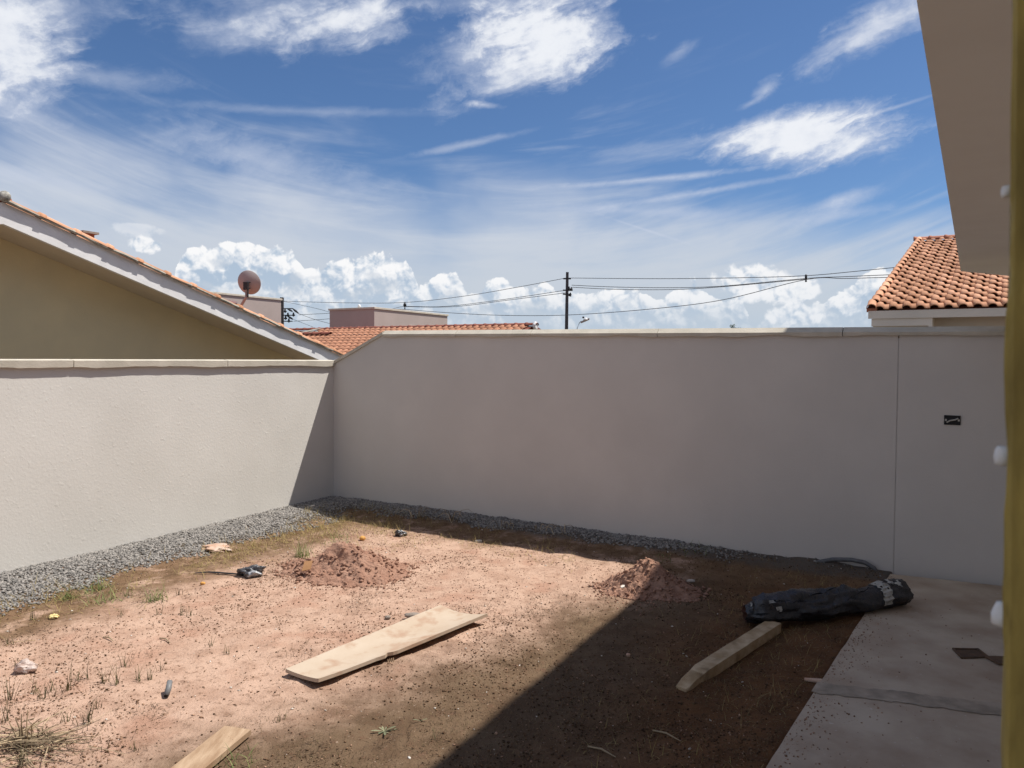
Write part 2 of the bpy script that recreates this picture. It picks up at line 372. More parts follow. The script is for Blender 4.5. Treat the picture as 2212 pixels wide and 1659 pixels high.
M['ridge_far'] = material('ridge_tile_red', (.25, .085, .06), (.20, .07, .05), 9, 4, .8, 0, 90, .2, objrand=.15)
M['ridge'] = material('ridge_tile_clay', (.42, .17, .11), (.34, .14, .09), 9, 4, .8, .2, 90, .2, objrand=.15)
M['mortar'] = material('roof_mortar', (.40, .37, .31), (.24, .22, .19), 12, 6, .95, .6, 40, .1)
M['tank'] = material('pinkish_render', (.40, .335, .31), (.37, .31, .285), 1.2, 5, .9, .3, 60, .2)
M['pole'] = material('weathered_concrete_pole', (.085, .075, .08), (.06, .055, .06), 3, 5, .85, .3, 30, .2, stretch=(3, 3, .3))
M['dark'] = material('dark_fitting', (.025, .025, .028), rough=.5)
M['cable'] = material('cable', (.06, .062, .068), rough=.6)
M['slab'] = material('cement_floor', (.51, .425, .33), (.36, .272, .20), 2.3, 10, .9, .35, 70, .2, spots=(26, .66, .74, (.55, .49, .42)), bdist=.005)
M['patch'] = material('grey_mortar_band', (.27, .225, .175), (.42, .345, .27), 10, 5, .95, .5, 50, .1)
M['wood_pale'] = material('pale_board', (.465, .38, .295), (.42, .325, .24), 3, 6, .8, .25, 40, .2, stretch=(1.2, 1.2, 1.2), spots=(7.0, .50, .68, (.37, .25, .175)), bdist=.003)
M['wood_plank'] = material('rough_plank', (.42, .30, .20), (.28, .18, .11), 5, 6, .85, .5, 20, .2, stretch=(5, 1.2, 1), bdist=.004)
M['wood_timber'] = material('old_timber', (.50, .38, .25), (.34, .235, .13), 4, 6, .85, .7, 30, .2, stretch=(3, 3, 3), bdist=.006, spots=(3.2, .56, .68, (.24, .17, .10)))
M['jamb'] = material('yellow_varnished_wood', (.46, .35, .095), (.20, .15, .045), 5, 7, .75, .6, 60, .3, stretch=(5, 5, 1.2), bdist=.003, contrast=(.36, .66), spots=(9, .60, .72, (.16, .11, .03)))
M['foam'] = material('white_foam', (.80, .80, .78), (.66, .67, .66), 12, 4, .7, .5, 40, .3)
M['blackbag'] = material('black_plastic', (.013, .013, .015), (.022, .022, .027), 6, 4, .27, 1.0, 9, .6, bdist=.035)
M['bag_red'] = material('red_earth_inside', (.07, .028, .018), (.04, .017, .012), 20, 4, .9, .5, 40, .2)
M['plaster'] = material('dried_plaster', (.42, .40, .36), (.20, .19, .17), 22, 5, .9, .6, 40, .2, contrast=(.45, .62))
M['gravel'] = material('crushed_stone', (.175, .165, .155), rough=.9, islands=.30, hue2=(.255, .235, .215), spec=.2)
M['clod'] = material('soil_crumbs', (.22, .125, .08), rough=.95, islands=.45, hue2=(.30, .19, .13), spec=.1)
M['clod_dark'] = material('dark_soil_crumbs', (.085, .05, .03), rough=.95, islands=.45, hue2=(.14, .085, .05), spec=.1)
M['chip'] = material('pale_chips', (.55, .47, .38), rough=.8, islands=.25, hue2=(.62, .58, .53))
M['heap'] = material('loose_red_earth', (.28, .152, .106), (.36, .215, .155), 9, 6, .95, .9, 45, .1, bdist=.02)
M['straw'] = material('dry_straw', (.38, .28, .13), rough=.8, islands=.35, hue2=(.28, .22, .08), transl=.2)
M['grass_dry'] = material('short_dry_grass', (.085, .058, .03), rough=.85, islands=.4, hue2=(.17, .125, .065), transl=.2)
M['litter'] = material('dead_grass_litter', (.075, .045, .028), rough=.9, islands=.5, hue2=(.15, .095, .055))
M['grass'] = material('green_grass', (.13, .185, .055), rough=.7, islands=.35, hue2=(.24, .25, .10), transl=.3)
M['sprig'] = material('weed_stem', (.06, .062, .03), rough=.8, islands=.35, hue2=(.12, .10, .05), transl=.15)
M['twig'] = material('dry_twigs', (.20, .145, .09), rough=.85, islands=.5, hue2=(.36, .28, .18))
M['leaf'] = material('pale_weed_leaf', (.16, .19, .11), rough=.6, islands=.2, hue2=(.26, .25, .15), transl=.25)
M['clearbag'] = material('milky_plastic', (.52, .37, .30), (.74, .64, .59), 14, 4, .3, .9, 16, .6, transl=.3, bdist=.02)
M['pinkbag'] = material('pink_plastic_scrap', (.62, .36, .24), (.72, .56, .46), 9, 4, .4, .7, 20, .5, transl=.2, bdist=.02)
M['silverbag'] = material('grey_shiny_plastic', (.05, .05, .056), (.42, .43, .45), 9, 3, .25, .9, 14, .7, contrast=(.52, .62), bdist=.02)
M['peel'] = material('yellow_peel', (.72, .55, .22), (.78, .66, .34), 20, 3, .6, .3, 40)
M['fruit'] = material('orange_fruit', (.62, .33, .08), (.55, .26, .07), 14, 3, .6, .3, 60)
M['card'] = material('brown_cardboard', (.36, .19, .09), (.32, .17, .08), 9, 3, .85)
M['pvc'] = material('grey_pipe', (.19, .19, .195), (.14, .14, .14), 9, 3, .5)
M['stone'] = material('mortar_lump', (.30, .25, .21), (.22, .18, .15), 14, 5, .9, .6, 40)
M['hose'] = material('grey_conduit', (.14, .14, .145), (.10, .10, .105), 20, 3, .6)
M['rust'] = material('rusty_steel', (.075, .05, .035), (.13, .075, .045), 20, 5, .8, .4, 50)
M['black'] = material('black_box', (.012, .012, .014), rough=.5)
M['copper'] = material('pale_wire', (.42, .40, .36), rough=.5)
M['dish'] = material('painted_dish', (.32, .275, .27), (.29, .25, .245), 5, 3, .6)
M['shard'] = material('brick_shard', (.40, .22, .15), (.50, .36, .28), 20, 4, .9, .4, 40)
M['leaves'] = material('tree_leaves', (.05, .08, .03), rough=.6, islands=.4, hue2=(.08, .11, .04), transl=.25)
M['bark'] = material('bark', (.09, .07, .05), (.05, .04, .03), 6, 5, .9, .6, 20)
M['grassland'] = material('rough_land', (.11, .10, .045), (.16, .10, .06), .03, 6, .95)

# ------------------------------------------------------------------ ground
def ground_material():
    m = bpy.data.materials.new('red_soil'); m.use_nodes = True; T = m.node_tree; N = T.nodes; Lk = T.links
    bs = N['Principled BSDF']; bs.inputs['Roughness'].default_value = .95; bs.inputs['Specular IOR Level'].default_value = .15
    g = N.new('ShaderNodeNewGeometry'); pos = g.outputs['Position']; sp = N.new('ShaderNodeSeparateXYZ'); Lk.new(pos, sp.inputs[0])
    def put(s, v):
        if isinstance(v, bpy.types.NodeSocket): Lk.new(v, s)
        else: s.default_value = v
    def mm(op, a, b=0.0, c=0.0):
        n = N.new('ShaderNodeMath'); n.operation = op; put(n.inputs[0], a); put(n.inputs[1], b); put(n.inputs[2], c); return n.outputs[0]
    def noise(s, d=5, r=.55, dist=0.0):
        n = N.new('ShaderNodeTexNoise'); n.inputs['Scale'].default_value = s; n.inputs['Detail'].default_value = d; n.inputs['Roughness'].default_value = r; n.inputs['Distortion'].default_value = dist
        Lk.new(pos, n.inputs['Vector']); return n.outputs['Fac']
    def st(v, lo, hi):
        n = N.new('ShaderNodeMapRange'); n.interpolation_type = 'SMOOTHSTEP'; put(n.inputs[0], v); n.inputs[1].default_value = lo; n.inputs[2].default_value = hi; return n.outputs[0]
    def mix(f, a, b):
        n = N.new('ShaderNodeMix'); n.data_type = 'RGBA'; put(n.inputs[0], f)
        put(n.inputs[6], a if isinstance(a, bpy.types.NodeSocket) else (*a, 1)); put(n.inputs[7], b if isinstance(b, bpy.types.NodeSocket) else (*b, 1)); return n.outputs[2]
    x, y = sp.outputs[0], sp.outputs[1]
    n1 = noise(1.1, 4); n2 = noise(5.5, 5, .6); n3 = noise(28, 5, .65); n4 = noise(95, 4, .6)
    base = mix(st(n2, .36, .66), (.47, .317, .236), (.38, .243, .176))
    base = mix(mm('MULTIPLY', st(noise(2.3, 4), .52, .70), .6), base, (.35, .19, .13))
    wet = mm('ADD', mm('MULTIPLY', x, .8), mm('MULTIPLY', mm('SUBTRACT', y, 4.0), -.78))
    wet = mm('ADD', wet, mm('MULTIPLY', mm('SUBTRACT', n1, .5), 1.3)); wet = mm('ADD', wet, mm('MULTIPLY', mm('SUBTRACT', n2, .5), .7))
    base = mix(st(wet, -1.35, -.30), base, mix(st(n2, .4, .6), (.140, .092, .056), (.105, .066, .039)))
    shade_mask = mm('ADD', mm('ADD', mm('MULTIPLY', x, .875), mm('MULTIPLY', y, -.484)), mm('MULTIPLY', mm('SUBTRACT', n1, .5), 1.2))
    base = mix(st(shade_mask, -1.75, -.95), base, mix(st(n2, .4, .62), (.150, .072, .032), (.105, .050, .022)))  # darker moist brown under the slanting shadow: shade painted into the soil colour
    # organic strip beside the gravel
    dl = mm('ADD', mm('MULTIPLY', mm('SUBTRACT', x, L0.x), -NL.x), mm('MULTIPLY', mm('SUBTRACT', y, L0.y), -NL.y))
    dlb = mm('ADD', dl, mm('MULTIPLY', mm('SUBTRACT', n1, .5), .9))
    db = mm('ADD', mm('MULTIPLY', mm('SUBTRACT', x, CORNER.x), NB.x), mm('MULTIPLY', mm('SUBTRACT', y, CORNER.y), NB.y))
    dbb = mm('ADD', db, mm('MULTIPLY', mm('SUBTRACT', n1, .5), .9))
    org = mm('MAXIMUM', mm('SUBTRACT', 1.0, st(dlb, 1.05, 1.75)), mm('SUBTRACT', 1.0, st(dbb, .55, 1.05)))
    base = mix(mm('MULTIPLY', org, st(n2, .22, .55)), base, mix(st(noise(9, 5, .65), .4, .62), (.175, .108, .062), (.125, .074, .040)))
    grav = mm('MAXIMUM', mm('SUBTRACT', 1.0, st(mm('ADD', dl, mm('MULTIPLY', mm('SUBTRACT', n2, .5), .3)), .5, .72)), mm('SUBTRACT', 1.0, st(mm('ADD', db, mm('MULTIPLY', mm('SUBTRACT', n2, .5), .3)), .25, .42)))
    base = mix(mm('MULTIPLY', grav, .85), base, (.10, .09, .08))
    base = mix(mm('MULTIPLY', st(n3, .55, .68), .6), base, (.125, .068, .042))
    base = mix(mm('MULTIPLY', st(n4, .60, .72), .45), base, (.10, .058, .036))
    base = mix(mm('MULTIPLY', st(noise(11, 5, .7), .58, .72), .5), base, (.165, .092, .060))
    base = mix(mm('MULTIPLY', st(noise(60, 3), .64, .74), .45), base, (.47, .35, .27))
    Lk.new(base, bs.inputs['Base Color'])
    b = N.new('ShaderNodeBump'); b.inputs['Strength'].default_value = .8; b.inputs['Distance'].default_value = .016
    Lk.new(mm('ADD', mm('MULTIPLY', n3, 1.0), mm('MULTIPLY', n4, .6)), b.inputs['Height']); Lk.new(b.outputs[0], bs.inputs['Normal'])
    return m
M['soil'] = ground_material()

def axis_grid(a, b, fine, lo, hi, n=9):
    return np.concatenate([np.linspace(lo, a, n)[:-1], np.arange(a, b, fine), np.linspace(b, hi, n)])
gx = axis_grid(-5.2, 4.2, .028, -6.5, 9.0); gy = axis_grid(2.2, 10.6, .028, -6.0, 11.0)
GX, GY = np.meshgrid(gx, gy, indexing='ij'); GZ = terrain(GX, GY)
GZ[0, :] = GZ[-1, :] = GZ[:, 0] = GZ[:, -1] = -1.75
nx, ny = len(gx), len(gy); idx = np.arange(nx * ny).reshape(nx, ny)
quads = np.stack([idx[:-1, :-1], idx[1:, :-1], idx[1:, 1:], idx[:-1, 1:]], -1).reshape(-1, 4)
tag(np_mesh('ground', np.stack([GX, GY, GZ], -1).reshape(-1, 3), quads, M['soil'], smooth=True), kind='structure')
tb = MB(); tb.add([(-2500, -2500, -1.7), (2500, -2500, -1.7), (2500, 2500, -1.7), (-2500, 2500, -1.7)], [(0, 1, 2, 3)])
tag(tb.build('terrain', M['grassland']), kind='structure')

# concrete apron beside the house
def slab():
    s0 = SL0 - SLD * 7; s1 = SL1 + SLD * .26; L5 = Vector((0.484, 0.875, 0)); n = 90; mb = MB(); A_ = []; B_ = []
    for i in range(n + 1):
        t = i / n; p = s0.lerp(s1, t); p = p + SLN * (0.011 * float(fbm(p.x * 6, p.y * 6, 5, 3)))
        A_.append(Vector((p.x, p.y, 0))); q = (MN * .9 + L5 * -5.5).lerp(CORNER + UV * 8.0 + NB * -.03, t); B_.append(Vector((q.x, q.y, 0)))
    dz = Vector((0, 0, -.16)); k = n + 1
    mb.add(A_ + B_ + [p + dz for p in A_] + [p + dz for p in B_], [(i, i + 1, k + i + 1, k + i) for i in range(n)] + [(2 * k + i, 3 * k + i, 3 * k + i + 1, 2 * k + i + 1) for i in range(n)] + [(i, 2 * k + i, 2 * k + i + 1, i + 1) for i in range(n)] + [(k + i, k + i + 1, 3 * k + i + 1, 3 * k + i) for i in range(n)] + [(0, k, 3 * k, 2 * k), (n, 2 * k + n, 3 * k + n, k + n)])
    return mb
tag(slab().build('pavement', M['slab']), kind='structure')
p0, p1 = on_z(1768, 1474, .004), on_z(2225, 1527, .004); q0, q1 = on_z(1755, 1496, .004), on_z(2225, 1552, .004)
pb = MB(); n = 120; va = []; vb = []
for i in range(n + 1):
    t = i / n; a = p0.lerp(p1, t); b_ = q0.lerp(q1, t)
    a.y += .06 * float(fbm(t * 16, 1, 3, 5)); b_.y += .06 * float(fbm(t * 16, 9, 4, 5)); va.append(a); vb.append(b_)
pb.add(va + vb, [(i, i + 1, n + 2 + i, n + 1 + i) for i in range(n)])
tag(pb.build('mortar_seam', M['patch']), kind='structure')

# ------------------------------------------------------------------ walls
LEFT = thing('boundary_wall', L0, 'sunlit pale rendered wall with peeling coping on the left of the yard', 'wall')
s0, s1 = -4.0, (CORNER - L0).length
TH = .14
def lw(s, d, z): return L0 + LV * s + NL * d + Vector((0, 0, z))
b = MB(); b.prism([lw(s0, 0, -1.7), lw(s0, 0, 1.715), lw(s0, TH, 1.715), lw(s0, TH, -1.7)], LV * (s1 - s0)); b.build('wall_body', M['left_wall'], LEFT)
def coping_seg(pt, sA, sB, over, h, drop, zt, mat, parent, seed, slope=0.0, droop=0.02):
    """one cast length of coping: pt(s, d, z); d<0 overhangs the yard"""
    n = max(6, int((sB - sA) / .05)); vs = []; fs = []
    for i in range(n + 1):
        s = sA + (sB - sA) * i / n; rag = droop * max(-.35, float(fbm(s * 3.1, seed, seed, 4)) * 2) + droop * .4 * float(vnoise(s * 17, 3.3, seed))
        wob = .006 * float(fbm(s * 1.7, 4.4, seed, 3)); z0 = zt(s)
        vs += [pt(s, -over, z0 - h - rag + wob), pt(s, -over - .004, z0 - drop + wob * .6), pt(s, -over * .15 + .03, z0 + wob * .4), pt(s, TH + over, z0 - drop * .3), pt(s, TH + over, z0 - h)]
    for i in range(n):
        for k in range(5):
            a, c = i * 5 + k, i * 5 + (k + 1) % 5; fs.append((a, c, c + 5, a + 5))
    fs += [(4, 3, 2, 1, 0), tuple(n * 5 + k for k in range(5))]
    mb = MB(); mb.add(vs, fs); return mb.build('coping', mat, parent)
cuts = [s0, -1.2, .62, 2.32, s1 - .01]
for i in range(4): coping_seg(lw, cuts[i] + .004, cuts[i + 1] - .004, .035, .072, .012, lambda s: 1.782, M['coping'], LEFT, 20 + i, droop=.022)

BACK = thing('boundary_wall', CORNER, 'shaded pinkish grey rendered wall along the back with stepped end', 'wall')
def bw(s, d, z): return CORNER + UV * s - NB * d + Vector((0, 0, z))     # d grows away from the yard
def topz(s): return 1.766 + .444 * max(s, 0) if s < .84 else 2.139 - .0095 * (s - .84)
SEAM = (on_plane(1936, 980, CORNER, NB) - CORNER).dot(UV)
def panel(sa, sb, name, front=0.0):
    ss = [sa] + ([.84] if sa < .84 < sb else []) + [sb]
    poly = [bw(sa, front, -1.7)] + [bw(s, front, topz(s) - .03) for s in ss] + [bw(sb, front, -1.7)]
    mb = MB(); mb.prism(poly, -NB * (TH - front)); return mb.build(name, M['back_wall'], BACK)
panel(-.0, SEAM - .004, 'wall_panel'); panel(SEAM + .004, 8.35, 'wall_panel')
sb = MB(); sb.box(bw(SEAM, .066, .15), .012, .12, 3.7, UV, -NB).build('joint', M['back_wall'], BACK)
def btop(s): return topz(s) + .012
cutb = [.85, 1.95, 2.95, 4.4, 6.1, 8.3]
for i in range(5): coping_seg(bw, cutb[i] + .003, cutb[i + 1] - .003, .03, .072, .046, btop, M['coping'], BACK, 40 + i, droop=.016)
coping_seg(bw, -.02, .845, .022, .055, .02, btop, M['coping'], BACK, 50, droop=.008)
# flush electrical box
bc = on_plane(2057, 907.5, CORNER, NB) + NB * .002
bx = MB()
for (du, dz, w, h_) in ((0, .036, .118, .006), (0, -.036, .118, .006), (.056, 0, .006, .066), (-.056, 0, .006, .066)):
    bx.box(bc + UV * du + Vector((0, 0, dz)), w, .012, h_, UV, -NB)
fr = bx.build('socket_box', M['black'], BACK)
MB().box(bc, .106, .005, .066, UV, -NB).build('back_plate', M['black'], fr)
MB().tube([bc + UV * a + NB * .012 + Vector((0, 0, z)) for a, z in ((-.04, -.02), (-.015, -.004), (.02, .004), (.042, .016))], .006, 6).build('wire', M['copper'], fr)
lg = MB()
for sgn in (-1, 1): lg.box(bc + UV * (.046 * sgn) + NB * .008, .014, .008, .016, UV, -NB)
lg.build('lug', M['copper'], fr)

# ------------------------------------------------------------------ roof tiles
def tile_mesh(w, L, r, name, seg=7):
    """barrel + pan clay tile: x across, y up the slope, z out; laid with its upper end under the next"""
    pr = []
    bw_ = w * .60
    for i in range(seg + 1):
        a = math.pi * (1 - i / seg); pr.append((bw_ / 2 + bw_ / 2 * math.cos(a), r * math.sin(a)))
    pr += [(bw_ + (w - bw_) * .3, -.006), (w * 1.02, -.004)]
    n = len(pr); vs = []
    for yy, lift in ((0, .016), (L, -.004)):
        vs += [(x, yy, z + lift) for x, z in pr]
    vs += [(x, .0, z + .016 - .013) for x, z in pr]
    fs = [(i, i + 1, n + i + 1, n + i) for i in range(n - 1)] + [(2 * n + i, 2 * n + i + 1, i + 1, i) for i in range(n - 1)]
    me = bpy.data.meshes.new(name); me.from_pydata(vs, [], fs); me.update()
    sm = [True] * (n - 1) + [False] * (n - 1); me.polygons.foreach_set('use_smooth', sm)
    return me
def barrel_mesh(L, r, name, seg=8, flare=1.12):
    vs = []; n = seg + 1
    for yy, q in ((0, flare), (L * .16, flare), (L * .17, 1.0), (L, .96)):
        vs += [(r * q * math.cos(math.pi * (1 - i / seg)), yy, r * q * math.sin(math.pi * (1 - i / seg))) for i in range(n)]
    vs += [(r * (flare - .16) * math.cos(math.pi * (1 - i / seg)), 0, r * (flare - .16) * math.sin(math.pi * (1 - i / seg))) for i in range(n)]
    fs = [(j * n + i, j * n + i + 1, (j + 1) * n + i + 1, (j + 1) * n + i) for j in range(3) for i in range(seg)]
    fs += [(4 * n + i, 4 * n + i + 1, i + 1, i) for i in range(seg)]
    me = bpy.data.meshes.new(name); me.from_pydata(vs, [], fs); me.update(); me.polygons.foreach_set('use_smooth', [True] * len(me.polygons))
    return me
def put_piece(name, me, parent, P, X, Yv, Z, mat=None, jit=0.0):
    o = bpy.data.objects.new(name, me); COL.objects.link(o); o.parent = parent
    q = P - origin_of(parent); X = X.normalized(); Yv = Yv.normalized(); Z = Z.normalized()
    rot = Matrix((X, Yv, Z)).transposed()
    if jit: rot = rot @ Matrix.Rotation(random.gauss(0, jit), 3, 'Z') @ Matrix.Rotation(random.gauss(0, jit * .5), 3, 'X') @ Matrix.Rotation(random.gauss(0, jit * .7), 3, 'Y')
    o.matrix_basis = Matrix.Translation(q) @ rot.to_4x4()
    return o

# ------------------------------------------------------------------ right-hand neighbour with a clay tile roof
def right_house():
    E0 = on_plane(1876, 672, Vector((6.2, 12.9, 0)), Vector((0, 1, 0))); R0 = at(1984, 521, 20.0)
    A = Vector((math.cos(R_(-28.5)), math.sin(R_(-28.5)), 0))
    up = (R0 - E0); Ls = up.length; up.normalize()
    nz = A.cross(up).normalized(); upo = nz.cross(A).normalized()
    t = thing('neighbour_house', Vector((E0.x + 2, E0.y + 2, -1.7)), 'house with orange clay tile roof beyond the right end of the back wall', 'house')
    W = .205; NC = 15; NR = 20; ex = Ls / NR
    tm = tile_mesh(W, ex * 1.12, .045, 'roof_tile'); tm.materials.append(M['tile'])
    for c in range(NC):
        for r in range(NR):
            if c > 9 and r > 12: continue
            P = E0 + A * (W * (c + .55)) + up * (ex * r - .03) + nz * (.035 + random.uniform(-.004, .004))
            put_piece('roof_tile', tm, t, P, A, upo, nz, jit=.012)
    bm_ = barrel_mesh(ex * 1.1, .075, 'verge_tile', flare=1.1); bm_.materials.append(M['tile'])
    for r in range(NR):
        put_piece('verge_tile', bm_, t, E0 + A * .05 + up * (ex * r - .04) + nz * .05, A, upo, nz, jit=.01)
    ml = MB(); ml.tube([E0 + A * .125 + up * (Ls * i / 24) + nz * (.05 + .008 * math.sin(i * 2.1)) for i in range(25)], .022, 6).build('mortar_line', M['rust'], t)
    MB().prism([E0 - nz * .02 - A * .03, E0 + nz * .045 - A * .03, E0 + nz * .045 + A * .13, E0 - nz * .02 + A * .13], up * Ls).build('verge_bed', M['ridge'], t)
    rm = barrel_mesh(.40, .085, 'ridge_tile', flare=1.18); rm.materials.append(M['ridge'])
    for i in range(9): put_piece('ridge_tile', rm, t, R0 + A * (-.12 + .36 * i) + Vector((0, 0, .03)), A.cross(Vector((0, 0, 1))) * -1, A, Vector((0, 0, 1)), jit=.01)
    ln = 4.6
    # roof deck
    dk = MB(); dk.prism([E0 + A * .02, R0 + A * .02, R0 + A * .02 - Vector((0, 0, .1)), E0 + A * .02 - Vector((0, 0, .1))], A * ln); dk.build('roof_deck', M['ridge'], t)
    dk = MB(); bk = R0 + upo * 0 + Vector((up.x, up.y, 0)).normalized() * 3 + Vector((0, 0, -.9))
    dk.prism([R0 + Vector((0, 0, -.02)), bk, bk - Vector((0, 0, .1)), R0 - Vector((0, 0, .12))], A * ln); dk.build('roof_deck', M['ridge'], t)
    inw = Vector((up.x, up.y, 0)).normalized()
    MB().prism([E0 + Vector((0, 0, .0)) + inw * -.02, E0 + inw * .08, E0 + inw * .08 - Vector((0, 0, .125)), E0 - inw * .02 - Vector((0, 0, .135))], A * ln).build('fascia', M['rw_white'], t)
    off = A * .05
    MB().prism([E0 + off + Vector((0, 0, -.135)), E0 + off + inw * .5 + Vector((0, 0, -.135)), E0 + off + inw * .5 + Vector((0, 0, -.265)), E0 + off + Vector((0, 0, -.265))], A * .86).build('eave_box', M['rw_white'], t)
    MB().prism([E0 + off + A * .86 + Vector((0, 0, -.135)), E0 + off + A * .86 + inw * .5 + Vector((0, 0, -.135)), E0 + off + A * .86 + inw * .5 + Vector((0, 0, -.40)), E0 + off + A * .86 + Vector((0, 0, -.40))], A * .06).build('corner_post', M['rw_white'], t)
    q = E0 + A * .35 + inw * .505
    MB().prism([q + Vector((0, 0, .03)), q + inw * 6 + Vector((0, 0, .03)), Vector((q.x + inw.x * 6, q.y + inw.y * 6, -1.7)), Vector((q.x, q.y, -1.7))], A * 5).build('wall', M['rw_white'], t)
    # white strip seen under the eave box (low porch roof edge)
    q = E0 + A * .2 + inw * .9
    MB().box(q + A * .55 + Vector((0, 0, -.29)), 1.3, .5, .03, A).build('porch_roof', M['tile'], t)
    g = E0 + inw * .1 + A * .08
    MB().prism([g + Vector((0, 0, -.14)), R0 + A * .08 - Vector((0, 0, .15)), Vector((R0.x + A.x * .08, R0.y + A.y * .08, E0.z - .14))], A * .12).build('gable_wall', M['rw_white'], t)
right_house()

# ------------------------------------------------------------------ middle house and roof
def middle_house():
    Q = at(900, 709, 25.0); zR = Q.z; A = UV
    def ridge_at(px):
        d = ray(px, 709); k = (Q.x * NB.x + Q.y * NB.y) / (d.x * NB.x + d.y * NB.y); return Vector((d.x * k, d.y * k, zR))
    Rr, Rl = ridge_at(1152), ridge_at(618)
    Ln = (Rr - Rl).dot(A); pitch = math.atan(.30)
    dn = (NB * math.cos(pitch) + Vector((0, 0, -1)) * math.sin(pitch)).normalized(); upv = -dn; nz = A.cross(upv).normalized()
    t = thing('neighbour_house', Vector((Q.x, Q.y, -1.7)), 'house with red ridge and orange tiles rising behind the stepped wall end', 'house')
    W = .24; ex = .345; tm = tile_mesh(W, ex * 1.12, .06, 'roof_tile', 5); tm.materials.append(M['tile_far'])
    tv = tile_mesh(W, ex * 1.12, .06, 'roof_tile', 5); tv.materials.append(M['mortar'])
    x_valley = (ridge_at(692) - Rl).dot(A); dropv = None
    NR = 13; rest = MB()
    for r in range(NR):
        # the valley comes in from the left: below the ridge the slope starts further left
        a0 = x_valley - r * ex * .62
        c0 = math.ceil(a0 / W)
        for c in range(c0, int(Ln / W)):
            P = Rl + A * (W * c) + dn * (ex * (r + 1) + .02) + nz * .01
            px, py = px_of(P + upv * ex)
            wall_y = 722 if px > 822 else (722 + (822 - px) * .6)
            rake_y = 769.5 - (739.6 - px) * .4555
            vis = py < wall_y + 6 and py < rake_y + 22
            if vis: put_piece('roof_tile', tv if c - c0 < 2 and r > 0 else tm, t, P, A, upv, nz, jit=.008)
            else:
                if r < 3 or px < 830: rest.add([P + A * x + upv * y + nz * z for x, y, z in ((0, 0, .02), (W * .3, 0, .08), (W, 0, 0), (0, ex, .02), (W * .3, ex, .08), (W, ex, 0))], [(0, 1, 4, 3), (1, 2, 5, 4)])
    tag(rest.build('roof_tiling', M['tile_far'], t), kind='stuff')
    # deck under the tiles
    a_ = x_valley; e_ = NR * ex
    MB().add([Rl + A * a_ - nz * .02, Rl + A * Ln - nz * .02, Rl + A * Ln + dn * e_ - nz * .02, Rl + A * (a_ - e_ * .62) + dn * e_ - nz * .02], [(0, 1, 2, 3)]).build('roof_deck', M['ridge_far'], t)
    rm = barrel_mesh(.42, .085, 'ridge_tile', 6, 1.16); rm.materials.append(M['ridge_far'])
    k = int(Ln / .38) + 1
    for i in range(k): put_piece('ridge_tile', rm, t, Rl + A * (.38 * i - .2) + Vector((0, 0, .01)), A.cross(Vector((0, 0, 1))) * -1, A, Vector((0, 0, 1)), jit=.012)
    for i in range(9): put_piece('ridge_tile', rm, t, Rl + A * (.42 * i - .6) + NB * .9 + Vector((0, 0, -.19)), A.cross(Vector((0, 0, 1))) * -1, A, Vector((0, 0, 1)), jit=.012)
    cap = MB(); cap.lathe(Rl + A * (Ln + .04) + Vector((0, 0, .0)), [(.12, 0), (.13, .05), (.10, .08)], 10, A).build('ridge_end', M['white'], t)
    vm = MB(); vm.add([Rl + A * (x_valley - .1) + dn * .1 + nz * .09, Rl + A * (x_valley + .2) + dn * .05 + nz * .09, Rl + A * (x_valley - e_ * .62 + .35) + dn * e_ + nz * .09, Rl + A * (x_valley - e_ * .62 - .1) + dn * e_ + nz * .09], [(0, 1, 2, 3)]); vm.build('valley_mortar', M['mortar'], t)
    # gable / far slope / body
    MB().prism([Rl + A * -1.5 + NB * .9 + Vector((0, 0, -.2)), Rl + A * -1.5 - NB * 3 + Vector((0, 0, -.95)), Rl + A * -1.5 - NB * 3 + Vector((0, 0, -4.5)), Rl + A * -1.5 + NB * .9 + Vector((0, 0, -4.5))], A * (Ln + 1.3)).build('wall', M['tank'], t)
    MB().prism([Rl + A * -1.5 + Vector((0, 0, -.01)), Rl + A * -1.5 - NB * 3.4 + Vector((0, 0, -.95)), Rl + A * -1.5 - NB * 3.4 + Vector((0, 0, -1.05)), Rl + A * -1.5 + Vector((0, 0, -.1))], A * (Ln + 1.6)).build('roof_deck', M['ridge_far'], t)
    # a thin glint of the gutter pipe fittings are on the tank house
middle_house()

def tank_house(label, C, wl, wr, ztop, pipes=(), notch=False):
    """C is the near top corner; faces run back-left (along -UV) and back-right (along LV)"""
    t = thing('tank_house', Vector((C.x, C.y, -1.7)), label, 'building', 'rendered water tank houses')
    zt = ztop; P = Vector((C.x, C.y, -1.7))
    MB().prism([P, P + LV * wr, P + LV * wr - UV * wl, P - UV * wl], Vector((0, 0, zt + 1.7 - .06))).build('wall', M['tank'], t)
    o = .045
    top = MB(); a = P - LV * o + UV * o; a.z = zt - .06
    top.prism([a, a + LV * (wr + 2 * o), a + LV * (wr + 2 * o) - UV * (wl + 2 * o), a - UV * (wl + 2 * o)], Vector((0, 0, .08)))
    top.build('coping', M['coping'], t, bevel=.008)
    for (s, z, kind) in pipes:
        q = P + LV * s + UV * .03; q.z = z
        pm = MB()
        if kind == 'tap': pm.tube([q, q + Vector((0, 0, .26)), q + Vector((0, 0, .34)) + LV * .06], .024, 6); pm.tube([q + Vector((0, 0, .36)) - LV * .05, q + Vector((0, 0, .33)) + LV * .34], .034, 6)
        else: pm.tube([q, q + Vector((0, 0, .12)), q + Vector((0, 0, .13)) + LV * .75], .022, 6)
        pm.build('pipe', M['white'], t)
    return t
C1 = at(808.5, 664, 30.0); z1 = 1.75 
